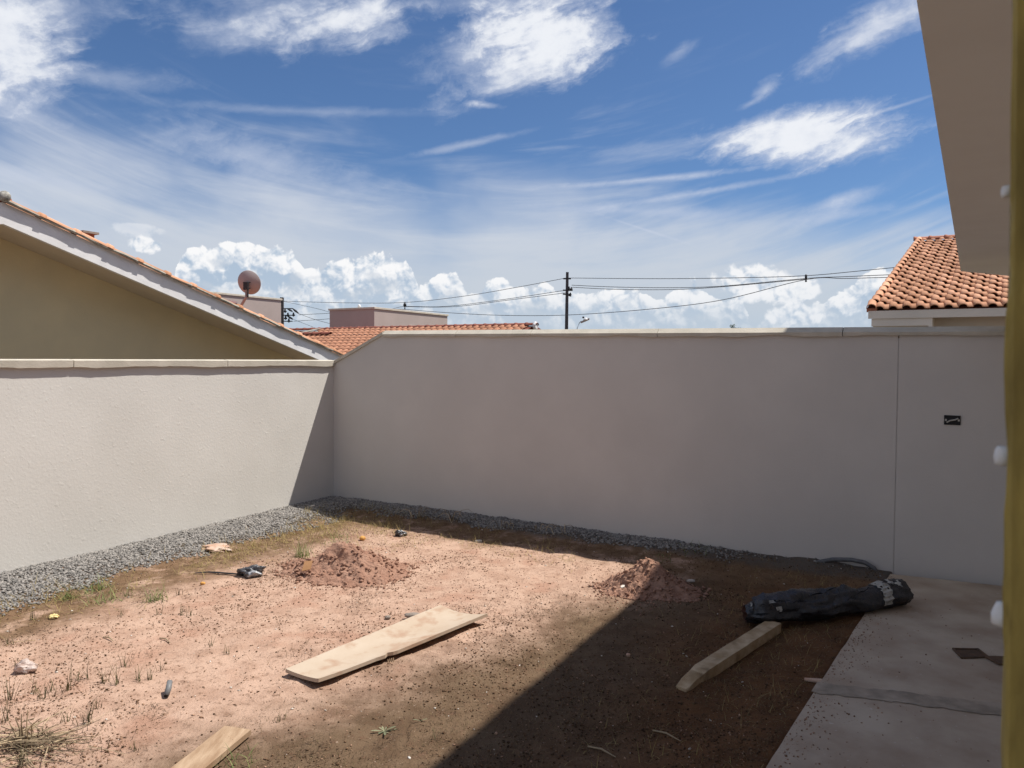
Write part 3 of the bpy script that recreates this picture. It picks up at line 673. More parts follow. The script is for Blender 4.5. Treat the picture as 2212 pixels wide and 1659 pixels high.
TH1 = tank_house('pinkish water tank house with white pipes on its side behind the ridge', C1, 2.45, 5.4, C1.z, [(1.75, C1.z - 1.02, 'flat'), (2.45, C1.z - 1.02, 'tap'), (3.95, C1.z - .98, 'tap')])
C2e = at(607, 646, 32.0); C2 = C2e - LV * 5.6
TH2 = tank_house('pinkish water tank house half hidden by the gable and satellite dish', C2, 2.4, 5.6, C2e.z)
q = at(776, 661.5, 31.0); vb = thing('roof_vent_cap', q - Vector((0, 0, .05)), 'small white round vent cap on top of the tank house', 'vent')
MB().lathe(q - Vector((0, 0, .07)), [(.06, 0), (.07, .06), (.05, .13), (.02, .15)], 10).build('cap', M['white'], vb, smooth=True)

# ------------------------------------------------------------------ left-hand neighbour: gable with white barge board
def left_house():
    DF, DW = .9, 1.42
    PF = L0 + NL * DF; PW = L0 + NL * DW
    Atop = on_plane(0, 433.5, PF, NL); Bot = on_plane(742, 770.5, PF, NL); Cl = on_plane(0, 480.5, PF, NL)
    apex = on_plane(6, 436.5, PF, NL); low = on_plane(760, 779, PF, NL)
    hf = Atop.z - Cl.z
    t = thing('neighbour_house', Vector((PW.x, PW.y, -1.7)), 'ochre gabled house with white barge board beyond the left wall', 'house')
    rk = (low - apex).normalized(); Lr = (low - apex).length + .5
    other = Vector((-LV.x, -LV.y, 0)) * math.cos(math.asin(-rk.z)) + Vector((0, 0, rk.z)); other.normalize()
    Zv = Vector((0, 0, 1))
    # barge board: the run down to the back and the one falling away on the other side
    for d, ln in ((rk, Lr), (other, 3.0)):
        MB().prism([apex, apex + d * ln, apex + d * ln - Zv * hf, apex - Zv * hf], NL * .05).build('barge_board', M['white'], t)
        e = apex - Zv * (hf - .012) + NL * .05
        MB().prism([e, e + d * ln, e + d * ln + Zv * .05, e + Zv * .05], NL * (DW - DF - .052)).build('soffit', M['soffit'], t)
        dk = apex + Zv * .002 + NL * .03
        MB().prism([dk, dk + d * ln, dk + d * ln - Zv * .09, dk - Zv * .09], NL * 7.5).build('roof_deck', M['ridge'], t)
    # gable wall
    aw = apex + NL * (DW - DF); lo = 5.1
    g = [aw - Zv * (hf - .03), aw + rk * lo - Zv * (hf - .03), Vector((aw.x + rk.x * lo, aw.y + rk.y * lo, -1.7)), Vector((aw.x + other.x * 3, aw.y + other.y * 3, -1.7)), aw + other * 3 - Zv * (hf - .03)]
    MB().prism(g, NL * .15).build('gable_wall', M['gable'], t)
    # tiles on the visible verge: two columns, plus the far ones as a deck
    nrm = NL.cross(rk).normalized()
    if nrm.z < 0: nrm = -nrm
    ex = .362; W = .22; NR = int(Lr / ex)
    # columns are laid from the verge inwards; every tile a piece of its own
    vt = tile_mesh(W, ex * 1.13, .05, 'roof_tile', 6); vt.materials.append(M['tile'])
    vm = barrel_mesh(ex * 1.10, .034, 'verge_tile', 7, 1.42); vm.materials.append(M['tile'])
    upv = -rk; Xv = upv.cross(nrm).normalized()
    for r in range(NR):
        base = apex + rk * (ex * (r + 1) + .02) + nrm * .012
        put_piece('verge_tile', vm, t, base - NL * .008, Xv, upv, nrm, jit=.022)
        for c in range(1, 4): put_piece('roof_tile', vt, t, base + NL * (W * (c - .6)) , Xv if Xv.dot(NL) > 0 else -Xv, upv, nrm, jit=.01) if Xv.dot(NL) > 0 else put_piece('roof_tile', vt, t, base + NL * (W * (c + .4)), Xv, upv, nrm, jit=.01)
    # mortar bed under verge tiles, ragged
    mbm = MB(); pth = []
    for i in range(60):
        s = Lr * i / 59; pth.append(apex + rk * s + nrm * (.004 + .01 * float(vnoise(s * 9, 2, 5))) - NL * (.022 + .016 * float(vnoise(s * 6, 8, 2))))
    mbm.tube(pth, .018, 5).build('mortar_bed', M['mortar'], t)
    rm = barrel_mesh(.42, .07, 'ridge_tile', 8, 1.12); rm.materials.append(M['ridge'])
    for i in range(6): put_piece('ridge_tile', rm, t, apex + NL * (-.01 + .37 * i) + Zv * .01, NL.cross(Zv), NL, Zv, jit=.01)
    MB().lathe(apex - NL * .07 + Zv * .05, [(.03, 0), (.05, .02), (.054, .05), (.04, .08)], 10, NL, 1, 1).build('ridge_end', M['plaster'], t, smooth=True)
    # stub of a chimney tile that pokes above the verge
    q = on_plane(178, 508, L0 + NL * 2.4, NL)
    MB().box(q + Zv * -.1, .14, .26, .22, LV).build('flue', M['ridge'], t)
    MB().box(q + Zv * .02, .20, .36, .025, LV).build('flue_cap', M['stone'], t)
left_house()

# satellite dish standing on the gable roof
def sat_dish():
    c = at(537, 611, 11.9); foot = at(517, 664, 11.9)
    t = thing('satellite_dish', foot, 'round brown satellite dish seen from behind over the gable roof', 'satellite dish')
    r = 25.5 / FPX * 11.9
    ax = Vector((.06, .93, .30)).normalized()       # bowl faces away from us, up to the sky
    prof = [(.01, -.060)] + [(r * k, -.06 + .085 * k * k) for k in (.2, .4, .6, .8, 1.0)] + [(r * 1.02, .03), (r * .98, .032)] + [(r * k, -.052 + .085 * k * k) for k in (.7, .4, .1)]
    MB().lathe(c, prof, 28, ax, 1.02, .98).build('dish', M['dish'], t, smooth=True)
    b0 = c - ax * .07
    MB().box(b0 - ax * .03 + Vector((0, 0, -.03)), .07, .06, .12, Vector((1, 0, 0))).build('bracket', M['dark'], t)
    br = MB()
    for dz in (.02, -.07): br.tube([b0 + Vector((-.06, 0, dz)), b0 + Vector((.06, 0, dz))], .008, 5)
    br.build('clamp', M['dark'], t)
    MB().tube([b0 - ax * .04 + Vector((0, 0, -.06)), b0 - ax * .04 + Vector((.005, 0, -.2)), foot + Vector((.03, 0, .03)), foot - Vector((.06, 0, .18))], .022, 8).build('mast', M['dish'], t)
    MB().tube([b0 - ax * .03 + Vector((.03, 0, -.07)), b0 - ax * .05 + Vector((.035, 0, -.2))], .012, 6).build('adjuster', M['dark'], t)
    MB().box(foot + Vector((-.07, 0, .02)), .05, .05, .12).build('mount_foot', M['dark'], t)
    MB().box(foot + Vector((-.1, -.02, .09)), .13, .03, .03, Vector((1, .1, -.2))).build('mount_plate', M['white'], t)
sat_dish()

# ------------------------------------------------------------------ poles, wires, lamp, tree
def insul(mb, p, s=1.0):
    mb.lathe(p, [(.02 * s, 0), (.03 * s, .03 * s), (.085 * s, .05 * s), (.09 * s, .09 * s), (.045 * s, .13 * s), (.045 * s, .20 * s), (.03 * s, .22 * s)], 8)
def pole_near():
    top = at(1225.5, 588, 45.0); wb = 7.0 / FPX * 45; wt = 5.6 / FPX * 45
    t = thing('utility_pole', Vector((top.x, top.y, -1.7)), 'dark utility pole with insulators standing beyond the middle of the back wall', 'pole', 'utility poles')
    b_ = Vector((top.x - .06, top.y, -1.7)); m_ = MB()
    vs = [Vector((q.x + a * w / 2, q.y + c * w / 2, q.z)) for q, w in ((b_, wb * 1.25), (top, wt)) for a, c in ((-1, -1), (1, -1), (1, 1), (-1, 1))]
    m_.add(vs, [(3, 2, 1, 0), (4, 5, 6, 7), (0, 1, 5, 4), (1, 2, 6, 5), (2, 3, 7, 6), (3, 0, 4, 7)]); m_.build('post', M['pole'], t)
    for i, (py, w) in enumerate(((602, .30), (627, .34), (635.5, .34))):
        c = at(1225, py, 45.0); MB().box(c, wt + w, wt * 1.15, .07).build('band', M['dark'], t)
    for (px, py, arm) in ((1229.5, 622, 626), (1234.5, 623, 628), (1232, 635, 640)):
        im = MB(); insul(im, at(px, py + 2.6, 44.9) - Vector((0, 0, .05)), .95); im.build('insulator', M['dark'], t, smooth=True)
    for (xa, ya, xb, yb) in ((1227, 625.5, 1237, 628), (1227, 638, 1234, 640)):
        MB().tube([at(xa, ya, 44.9), at(xb, yb, 44.9)], .035, 6).build('arm', M['dark'], t)
    return top
PT = pole_near()
def pole_far():
    top = at(609, 642.5, 62.0); w = 6.6 / FPX * 62
    t = thing('utility_pole', Vector((top.x, top.y, -1.7)), 'utility pole with crossarms right beside the half hidden tank house', 'pole', 'utility poles')
    MB().prism([Vector((top.x + a * w / 2, top.y + c * w / 2, -1.7)) for a, c in ((-1, -1), (1, -1), (1, 1), (-1, 1))], Vector((0, 0, top.z + 1.7))).build('post', M['pole'], t)
    for (xa, ya, xb, yb) in ((612, 666.5, 632, 666.5), (611, 681, 634, 681), (611, 694, 632, 694)):
        MB().tube([at(xa, ya, 61.8), at(xb, yb, 61.8)], .045, 6).build('crossarm', M['dark'], t)
    for (px, py) in ((616, 673), (617, 688), (622, 681.5), (634, 681), (624, 694)):
        im = MB(); insul(im, at(px, py, 61.7) - Vector((0, 0, .12)), 1.6); im.build('insulator', M['dark'], t, smooth=True)
    for (xa, ya, xb, yb) in ((632, 666.5, 645, 677), (621, 667, 632, 673), (620, 682, 633, 690)):
        MB().tube([at(xa, ya, 61.7), at((xa + xb) / 2, (ya + yb) / 2, 61.7), at(xb, yb, 61.7)], [.05, .10, .05], 6).build('strain_insulator', M['dark'], t)
pole_far()
def wire(pts, label, rad=.017):
    """pts: (px, py, depth)"""
    P = [at(*p) for p in pts]; path = []
    for i in range(len(P) - 1):
        p0 = P[max(i - 1, 0)]; p1, p2 = P[i], P[i + 1]; p3 = P[min(i + 2, len(P) - 1)]
        for k in range(8):
            u = k / 8; path.append(.5 * ((2 * p1) + (p2 - p0) * u + (2 * p0 - 5 * p1 + 4 * p2 - p3) * u * u + (3 * p1 - p0 - 3 * p2 + p3) * u ** 3))
    path.append(P[-1])
    o = MB().tube([p - P[0] + P[0] for p in path], rad, 5).build('power_line', M['cable'], None, loc=P[0])
    return tag(o, label, 'wire', 'overhead power lines')
wire([(612, 650.5, 61.8), (740, 654, 57), (872, 653.5, 53), (1000, 640, 50), (1120, 620, 47.5), (1223, 600.5, 45)], 'topmost overhead wire between the far pole and the near pole')
wire([(822, 670.5, 54), (848, 667, 53), (876, 662, 53), (960, 662, 51), (1080, 648, 48), (1222, 627, 45)], 'sagging wire left of the near pole that starts at a black spacer, upper of two')
wire([(876, 662.5, 53), (980, 662.5, 51), (1100, 648, 48), (1222, 632.5, 45)], 'sagging wire left of the near pole that starts at a black spacer, lower of two')
wire([(850, 668, 50), (876, 668.5, 49.5), (960, 675, 48), (1080, 681, 45.5), (1225, 680.5, 42.8), (1400, 668, 40), (1560, 648, 38), (1741, 604, 35.8), (1830, 601.5, 34.4), (1960, 598, 33), (2100, 594, 31.5)], 'long low wire passing in front of the near pole down near the wall top')
wire([(1228, 600.5, 45), (1420, 602, 42), (1600, 600, 39), (1741, 595.5, 37), (1850, 586, 35.5), (2100, 561, 32.5)], 'highest wire running right from the near pole towards the tiled roof')
wire([(1235, 616, 45), (1330, 620, 43.2), (1450, 621.5, 41.2), (1560, 618, 39.5), (1741, 601.5, 37), (1840, 597, 35.6), (2100, 586, 32.5)], 'middle wire from the near pole insulators to the black spacer on the right, upper strand')
wire([(1237, 620.5, 45), (1330, 625, 43.2), (1450, 625.5, 41.2), (1560, 619.5, 39.5), (1741, 603, 37)], 'middle wire from the near pole insulators to the black spacer on the right, lower strand')
wire([(612, 651, 61.5), (690, 668, 57), (760, 690, 53), (800, 706, 50)], 'thin wire sloping down right from the top of the far pole', .014)
wire([(645, 680, 61.5), (715, 676.5, 59), (800, 671, 56)], 'wire running level from the far pole crossarms to the tank house, upper', .018)
wire([(634, 694, 61.5), (715, 688.5, 59), (800, 682, 56)], 'wire running level from the far pole crossarms to the tank house, lower', .018)
wire([(645, 677, 61.5), (680, 690, 58), (740, 706, 54)], 'wire sloping down from the far pole crossarms to the red ridge, right one', .016)
wire([(634, 690, 61.5), (660, 700, 58), (690, 712, 54)], 'wire sloping down from the far pole crossarms to the red ridge, left one', .014)
for (px, ya, yb, Y, lab) in ((874.5, 652, 668, 52.4, 'black insulator spacer hanging on the wires left of the near pole'), (1741, 593, 609, 36.4, 'black insulator spacer hanging on the wires left of the tiled roof')):
    a_, b_ = at(px, ya, Y), at(px, yb, Y); t = thing('cable_spacer', b_, lab, 'cable spacer', 'cable spacers')
    L_ = (a_ - b_).length
    MB().tube([b_, b_ + (a_ - b_) * .3, b_ + (a_ - b_) * .5, a_], [.05, .035, .05, .03], 6).build('rod', M['dark'], t)
    if px < 1000: MB().lathe(b_ + (a_ - b_) * .3, [(.02, 0), (.12, .08), (.10, .22), (.03, .30)], 8).build('bell', M['dark'], t, smooth=True)
    else: MB().lathe(b_ + (a_ - b_) * .25, [(.03, 0), (.06, .06), (.06, .22), (.03, .28)], 8).build('bell', M['dark'], t, smooth=True)
def lamp():
    c = at(1264, 691, 40.0); ft = at(1250, 716, 40.0)
    t = thing('street_lamp', Vector((ft.x, ft.y, -1.7)), 'small street lamp head on a thin curved arm right of the pole', 'street lamp')
    s = 40 / FPX
    ax = Vector((.86, -.2, .36)).normalized(); up = Vector((-.36, 0, .93)).normalized()
    MB().box(c - Vector((0, 0, 1.5 * s)), 20 * s, 9 * s, 4 * s, ax, None, None).build('housing', M['dish'], t, bevel=.03)
    MB().lathe(c + Vector((1.5 * s, 0, -1 * s)), [(7 * s, 0), (6.5 * s, 2.4 * s), (4.5 * s, 4.6 * s), (1 * s, 5.6 * s)], 12, Vector((0, 0, 1)), 1.1, .8).build('cover', M['white'], t, smooth=True)
    MB().lathe(c + Vector((-4 * s, 0, 3.5 * s)), [(2 * s, 0), (2.3 * s, 1.5 * s), (2 * s, 3.4 * s), (.8 * s, 4 * s)], 10).build('photocell', M['black'], t, smooth=True)
    MB().tube([c + Vector((-9 * s, 0, -3 * s)), c + Vector((-12.5 * s, 0, -7 * s)), c + Vector((-17 * s, 0, -18 * s)), Vector((ft.x - 4 * s, ft.y, ft.z)), Vector((ft.x - 6 * s, ft.y, -1.7))], .02, 6).build('arm', M['pvc'], t)
lamp()
def tree():
    c = at(1598, 722, 62.0); t = thing('tree', Vector((c.x, c.y, -1.7)), 'dark green tree tip just showing over the back wall', 'tree')
    MB().tube([Vector((c.x, c.y, -1.7)), Vector((c.x + .1, c.y, .6)), Vector((c.x, c.y, 2.4)), c], [.18, .14, .09, .03], 8).build('trunk', M['bark'], t)
    n = 1500; u = RNG.normal(size=(n, 3)); u /= np.linalg.norm(u, axis=1)[:, None]; r = RNG.random(n) ** .4
    cen = np.array([c.x, c.y, c.z - 1.0]) + u * r[:, None] * np.array([1.15, 1.1, 1.45])
    # a few twigs stick out of the top left
    for k in range(10): 
        i0 = k * 40; tip = np.array([c.x - .75 + .14 * k, c.y, c.z + .75 - .085 * k + .1 * (k % 3)]); cen[i0:i0 + 40] = tip - RNG.random((40, 1)) ** 1.5 * np.array([-.25 + .03 * k, 0, .9]) + RNG.normal(size=(40, 3)) * .05
    a = RNG.normal(size=(n, 3)); a /= np.linalg.norm(a, axis=1)[:, None]; b2 = np.cross(a, RNG.normal(size=(n, 3))); b2 /= np.linalg.norm(b2, axis=1)[:, None]
    sz = (.05 + .05 * RNG.random(n))[:, None]
    v = np.stack([cen - a * sz, cen + b2 * sz * .4, cen + a * sz, cen - b2 * sz * .4], 1).reshape(-1, 3)
    np_mesh('crown', v, np.arange(4 * n).reshape(-1, 4), M['leaves'], t)
tree()

# ------------------------------------------------------------------ own house: eave overhead, wall, and an added unseen block that shades the yard
def own_house():
    ZE = 2.62
    A = on_z(1980, 0, ZE); B = on_z(2075.5, 586, ZE); E = on_z(2230, 601, ZE)
    d = (B - A); d.z = 0; d.normalize()
    A0 = A - d * 5.0
    t = thing('house', Vector((3.0, 1.5, 0)), 'cream house eave and wall at the right edge, overhead and close', 'house')
    inn = Vector((d.y, -d.x, 0))
    A1 = A0 + inn * 3.0; Zv = Vector((0, 0, 1))
    E2 = A1 + d * ((E - A1).dot(d))
    MB().prism([A0, B, E, E2, A1], Zv * .10).build('soffit', M['own_soffit'], t)
    rt = [A0 - inn * .012 + Zv * .105, B - inn * .012 + d * .012 + Zv * .105, E + d * .012 + Zv * .105, E2 + d * .012 + Zv * .105, A1 + Zv * .105]
    MB().prism(rt, Zv * .05).build('roof_edge', M['tile'], t)
    # house wall behind the eave
    L5 = Vector((0.484, 0.875, 0)); w = .78
    P0 = MN * w - L5 * 4.5; P1 = MN * w + L5 * 7.0
    P0.z = P1.z = -.1
    MB().prism([P0, P1, P1 + MN * .2, P0 + MN * .2], Zv * (ZE + .1)).build('wall', M['rw_white'], t)
    # unseen block added so its left top edge throws the slanting yard shadow
    foot = Vector((0.128 * 1.035, 4.087 * 1.035, -.065)); m0 = .44; k = TOSUN / TOSUN.z
    rise = (m0 - foot.dot(MN)) / k.dot(MN); zt = foot.z + rise
    es = Vector((1.254, 2.268, 0)).normalized()
    c0 = foot + k * rise; far = (Vector((2.509, 6.812, 2.099)) + k * (zt - 2.099))
    sfar = (far - c0).dot(es) + .9
    Q0 = c0 - es * 4.2; Q1 = c0 + es * sfar
    Q0.z = Q1.z = ZE + .16
    MB().prism([Q0, Q1, Q1 + MN * 3.4, Q0 + MN * 3.4], Zv * (zt - ZE - .16)).build('shadow_caster', M['tank'], t)
    return t
own_house()

def jamb():
    Y = .56
    a_, b_ = at(2185, -30, Y), at(2165.5, 1690, Y)
    ax = (a_ - b_).normalized(); X = Vector((.83, -.56, 0)); X = (X - ax * X.dot(ax)).normalized(); Yv = ax.cross(X).normalized()
    foot = b_ - ax * ((b_.z - 0.0) / ax.z)
    t = thing('door_post', Vector((foot.x + .05, foot.y, 0)), 'yellow brown wooden door post close up at the right edge', 'door post')
    top = foot + ax * (2.45 / ax.z)
    mid = (foot + top) / 2 + X * .06 + Yv * .06
    pm = MB(); n = 160; Lp = (top - foot).length; vs = []
    for i in range(n + 1):
        z = Lp * i / n; q = foot + ax * z
        e = [.0035 * float(fbm(z * 22, j * 7.3, 61, 4)) * 2 for j in range(4)]
        vs += [q + X * e[0] + Yv * .004, q + X * .004 + Yv * e[1], q + X * .12 + Yv * e[2], q + X * .12 + Yv * .12, q + X * e[3] + Yv * .12]
    pm.add(vs, [(i * 5 + k, i * 5 + (k + 1) % 5, (i + 1) * 5 + (k + 1) % 5, (i + 1) * 5 + k) for i in range(n) for k in range(5)] + [(4, 3, 2, 1, 0), tuple(n * 5 + k for k in range(5))])
    pm.build('post', M['jamb'], t)
    for (px, py, w, h_, lab) in ((2160, 985, 22, 42, 'upper'), (2159, 1327, 26, 52, 'lower'), (2167, 414, 14, 24, 'top')):
        c = at(px + 8, py, Y + .07); s = (Y + .07) / FPX
        mb = MB(); seg = 10; vs = []
        pr = [(.55, -.5), (.95, -.46), (1.0, -.1), (.92, .25), (.88, .45), (.5, .5)]
        mb.lathe(c, [(w * .62 * s * r_ * (1 + .16 * math.sin(i * 5 + px)), h_ * s * z_) for i, (r_, z_) in enumerate(pr)], seg, Vector((.1, 0, 1)), 1.5, 1.1)
        o = mb.build('foam_lump', M['foam'], None, smooth=True, loc=c)
        tag(o, {'upper': 'white foam lump on the door post at mid height', 'lower': 'white foam lump on the door post near the floor, lowest of three', 'top': 'small white foam lump on the door post against the eave'}[lab], 'foam', 'foam lumps on the door post')
jamb()

# ------------------------------------------------------------------ scatter: stones, crumbs, blades
def ico():
    p = (1 + 5 ** .5) / 2
    v = np.array([(-1, p, 0), (1, p, 0), (-1, -p, 0), (1, -p, 0), (0, -1, p), (0, 1, p), (0, -1, -p), (0, 1, -p), (p, 0, -1), (p, 0, 1), (-p, 0, -1), (-p, 0, 1)], float)
    f = np.array([(0, 11, 5), (0, 5, 1), (0, 1, 7), (0, 7, 10), (0, 10, 11), (1, 5, 9), (5, 11, 4), (11, 10, 2), (10, 7, 6), (7, 1, 8), (3, 9, 4), (3, 4, 2), (3, 2, 6), (3, 6, 8), (3, 8, 9), (4, 9, 5), (2, 4, 11), (6, 2, 10), (8, 6, 7), (9, 8, 1)])
    return v / np.linalg.norm(v[0]), f
def octa():
    return np.array([(1, 0, 0), (-1, 0, 0), (0, 1, 0), (0, -1, 0), (0, 0, 1), (0, 0, -1)], float), np.array([(0, 2, 4), (2, 1, 4), (1, 3, 4), (3, 0, 4), (2, 0, 5), (1, 2, 5), (3, 1, 5), (0, 3, 5)])
def lumps(name, xy, size, mat, base=ico, flat=.65, sink=.25, parent=None, zs=None, jag=.32, kind='stuff'):
    v, f = base(); n = len(xy); k = len(v)
    q = RNG.normal(size=(n, 4)); q /= np.linalg.norm(q, axis=1)[:, None]; w, x, y, z = q.T
    Rm = np.stack([np.stack([1 - 2 * (y * y + z * z), 2 * (x * y - z * w), 2 * (x * z + y * w)], -1), np.stack([2 * (x * y + z * w), 1 - 2 * (x * x + z * z), 2 * (y * z - x * w)], -1), np.stack([2 * (x * z - y * w), 2 * (y * z + x * w), 1 - 2 * (x * x + y * y)], -1)], 1)
    sc = np.stack([np.ones(n), .55 + .4 * RNG.random(n), .45 + .4 * RNG.random(n)], -1)
    vv = v[None] * (1 + jag * (RNG.random((n, k, 1)) - .5) * 2) * sc[:, None, :]
    vv = np.einsum('nij,nkj->nki', Rm, vv) * size[:, None, None]; vv[:, :, 2] *= flat
    h = terrain(xy[:, 0], xy[:, 1]) if zs is None else zs
    vv[:, :, 0] += xy[:, 0:1]; vv[:, :, 1] += xy[:, 1:2]; vv[:, :, 2] += (h + size * flat * (.6 - sink))[:, None]
    ff = (f[None] + (np.arange(n) * k)[:, None, None]).reshape(-1, 3)
    o = np_mesh(name, vv.reshape(-1, 3), ff, mat, parent)
    if kind: o['kind'] = kind
    return o
def scatter(n, x0, x1, y0, y1, keep):
    out = []
    while sum(len(o) for o in out) < n:
        p = np.stack([RNG.uniform(x0, x1, n), RNG.uniform(y0, y1, n)], -1); out.append(p[keep(p) > RNG.random(n)])
    return np.concatenate(out)[:n]
def DL(p): return -((p[:, 0] - L0.x) * NL.x + (p[:, 1] - L0.y) * NL.y)
def DB(p): return (p[:, 0] - CORNER.x) * NB.x + (p[:, 1] - CORNER.y) * NB.y
def DS(p): return -((p[:, 0] - SL0.x) * SLN.x + (p[:, 1] - SL0.y) * SLN.y)
def near(p): return np.hypot(p[:, 0], p[:, 1])
def inframe(p): return (np.abs(p[:, 0] / p[:, 1]) < .74) & (p[:, 1] > 2.9)
def grav_keep(p):
    dl, db = DL(p), DB(p); nz = fbm(p[:, 0] * 3, p[:, 1] * 3, 31, 3)
    a = 1 - sstep(dl + nz * .5, .42, .84); s = (p[:, 0] - CORNER.x) * UV.x + (p[:, 1] - CORNER.y) * UV.y
    b_ = (1 - sstep(db + nz * .35 + .035 * s, .26, .50)) * (1 - .96 * sstep(s, 4.3, 5.6))
    return np.where((dl > .004) & (db > .004) & (DS(p) > .05) & (p[:, 1] > 3.5), np.maximum(a, b_), 0)
pg = scatter(30000, -5.2, 3.2, 4.2, 9.8, grav_keep)
lumps('gravel', pg, RNG.uniform(.007, .0165, len(pg)), M['gravel'], flat=.8, sink=.1)
def clod_keep(p):
    d = near(p); k = .10 + 2.6 * np.clip(fbm(p[:, 0] * 1.9, p[:, 1] * 1.9, 41, 4) + .10, 0, 1)
    return np.where(inframe(p) & (DL(p) > .05) & (DB(p) > .05) & (DS(p) > .02), k * np.clip(5.0 / d, .4, 1.6) * .6, 0)
pc = scatter(46000, -4.5, 3.2, 2.9, 9.6, clod_keep)
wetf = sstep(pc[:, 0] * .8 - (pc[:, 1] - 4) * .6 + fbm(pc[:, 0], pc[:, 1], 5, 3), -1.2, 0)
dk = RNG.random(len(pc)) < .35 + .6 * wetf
def csize(n): return .0020 + .0085 * RNG.random(n) ** 3.6
lumps('soil_crumbs', pc[~dk], csize((~dk).sum()), M['clod'], octa, .75, .2)
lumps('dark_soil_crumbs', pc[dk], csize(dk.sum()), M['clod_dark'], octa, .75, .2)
pe = scatter(1500, .2, 3.2, 2.9, 6.2, lambda p: np.where((DS(p) < -.004) & (DS(p) > -.9), np.exp(DS(p) / .10) + .02, 0))
lumps('spilled_crumbs', pe, .0015 + .007 * RNG.random(len(pe)) ** 3, M['clod'], octa, .7, .2, zs=np.zeros(len(pe)))
ph = scatter(480, -4.4, 2.9, 3.0, 9.2, lambda p: np.where(inframe(p) & (DL(p) > .3) & (DB(p) > .25) & (DS(p) > .05), 1.0, 0))
lumps('pale_chips', ph, .003 + .011 * RNG.random(len(ph)) ** 3, M['chip'], octa, .5, .15)

def blades(name, xy, length, width, lean, mat, zs=None, parent=None, seg=3, flop=.5, kind='stuff'):
    n = len(xy); az = RNG.uniform(0, 2 * np.pi, n); ln = length * RNG.uniform(.5, 1.15, n); le = lean * RNG.uniform(.3, 1.4, n)
    d = np.stack([np.cos(az), np.sin(az)], -1); side = np.stack([-d[:, 1], d[:, 0]], -1)
    h0 = terrain(xy[:, 0], xy[:, 1]) if zs is None else zs
    vs = np.zeros((n, 2 * (seg + 1), 3))
    for i in range(seg + 1):
        t = i / seg; ang = le + flop * t * le; out = ln * t * np.sin(ang); up = ln * t * np.cos(np.minimum(ang, 1.62))
        w = width * (1 - .85 * t) * .5
        for s_, c in ((0, -1), (1, 1)):
            vs[:, 2 * i + s_, 0] = xy[:, 0] + d[:, 0] * out + side[:, 0] * w * c; vs[:, 2 * i + s_, 1] = xy[:, 1] + d[:, 1] * out + side[:, 1] * w * c; vs[:, 2 * i + s_, 2] = h0 + up - .003
    f1 = np.array([(2 * i, 2 * i + 1, 2 * i + 3, 2 * i + 2) for i in range(seg)])
    ff = (f1[None] + (np.arange(n) * 2 * (seg + 1))[:, None, None]).reshape(-1, 4)
    o = np_mesh(name, vs.reshape(-1, 3), ff, mat, parent)
    if kind: o['kind'] = kind
    return o
def turf_keep(p):
    w = sstep(p[:, 0] * .8 - (p[:, 1] - 4) * .6 + 1.3 * fbm(p[:, 0] * 1.1, p[:, 1] * 1.1, 5, 3), -1.1, .1)
    w = np.maximum(w, .55 * (1 - sstep(DL(p) + fbm(p[:, 0] * 2, p[:, 1] * 2, 8, 3), .9, 1.3)))
    k = np.clip(fbm(p[:, 0] * 3, p[:, 1] * 3, 77, 4) * 2.4 + .45, .05, 1)
    return np.where(inframe(p) & (DL(p) > .45) & (DB(p) > .12) & (DS(p) > .03), (w + .05) * k, 0)
pt = scatter(42000, -4.4, 2.9, 2.9, 9.2, turf_keep)
blades('short_dry_grass', pt, .022, .0030, 1.05, M['grass_dry'], seg=2)
def litter_keep(p):
    k = np.clip(fbm(p[:, 0] * 2.6, p[:, 1] * 2.6, 141, 4) * 4.0 - .25, 0.02, 1)
    return np.where(inframe(p) & (DL(p) > .5) & (DB(p) > .2) & (DS(p) > .05), k, 0)
pl_ = scatter(9000, -4.4, 2.9, 2.9, 9.2, litter_keep)
blades('dead_grass_litter', pl_, .034, .0036, 1.45, M['litter'], zs=terrain(pl_[:, 0], pl_[:, 1]) + .004, seg=2, flop=.1)
def straw_keep(p):
    a = np.exp(-((p[:, 0] + 1.55) / 1.0) ** 2 - ((p[:, 1] - 7.95) / .5) ** 2); b_ = .8 * np.exp(-((DL(p) - 1.0) / .34) ** 2); c_ = .5 * np.exp(-((DB(p) - .75) / .3) ** 2) * (p[:, 0] < .6)
    return np.where((DL(p) > .35) & (DB(p) > .2) & (DS(p) > .1), np.maximum(np.maximum(a, b_), c_) * np.clip(.45 + 2.2 * fbm(p[:, 0] * 3, p[:, 1] * 3, 91, 3), 0, 1), 0)
ps = scatter(4200, -4.2, 1.5, 4.5, 9.2, straw_keep)
blades('dry_straw', ps, .12, .0038, 1.40, M['straw'], zs=terrain(ps[:, 0], ps[:, 1]) + .008, seg=3, flop=.12)
def sh_keep(p): return np.where(inframe(p) & (DS(p) > .02) & (DB(p) > .1), sstep(p[:, 0] * .875 - p[:, 1] * .484, -1.8, -1.0) * np.clip(.4 + 2 * fbm(p[:, 0] * 2, p[:, 1] * 2, 63, 3), 0, 1), 0)
pw = scatter(900, -.5, 3.0, 2.9, 6.8, sh_keep)
blades('shade_grass', pw, .085, .003, .9, M['straw'], seg=3)

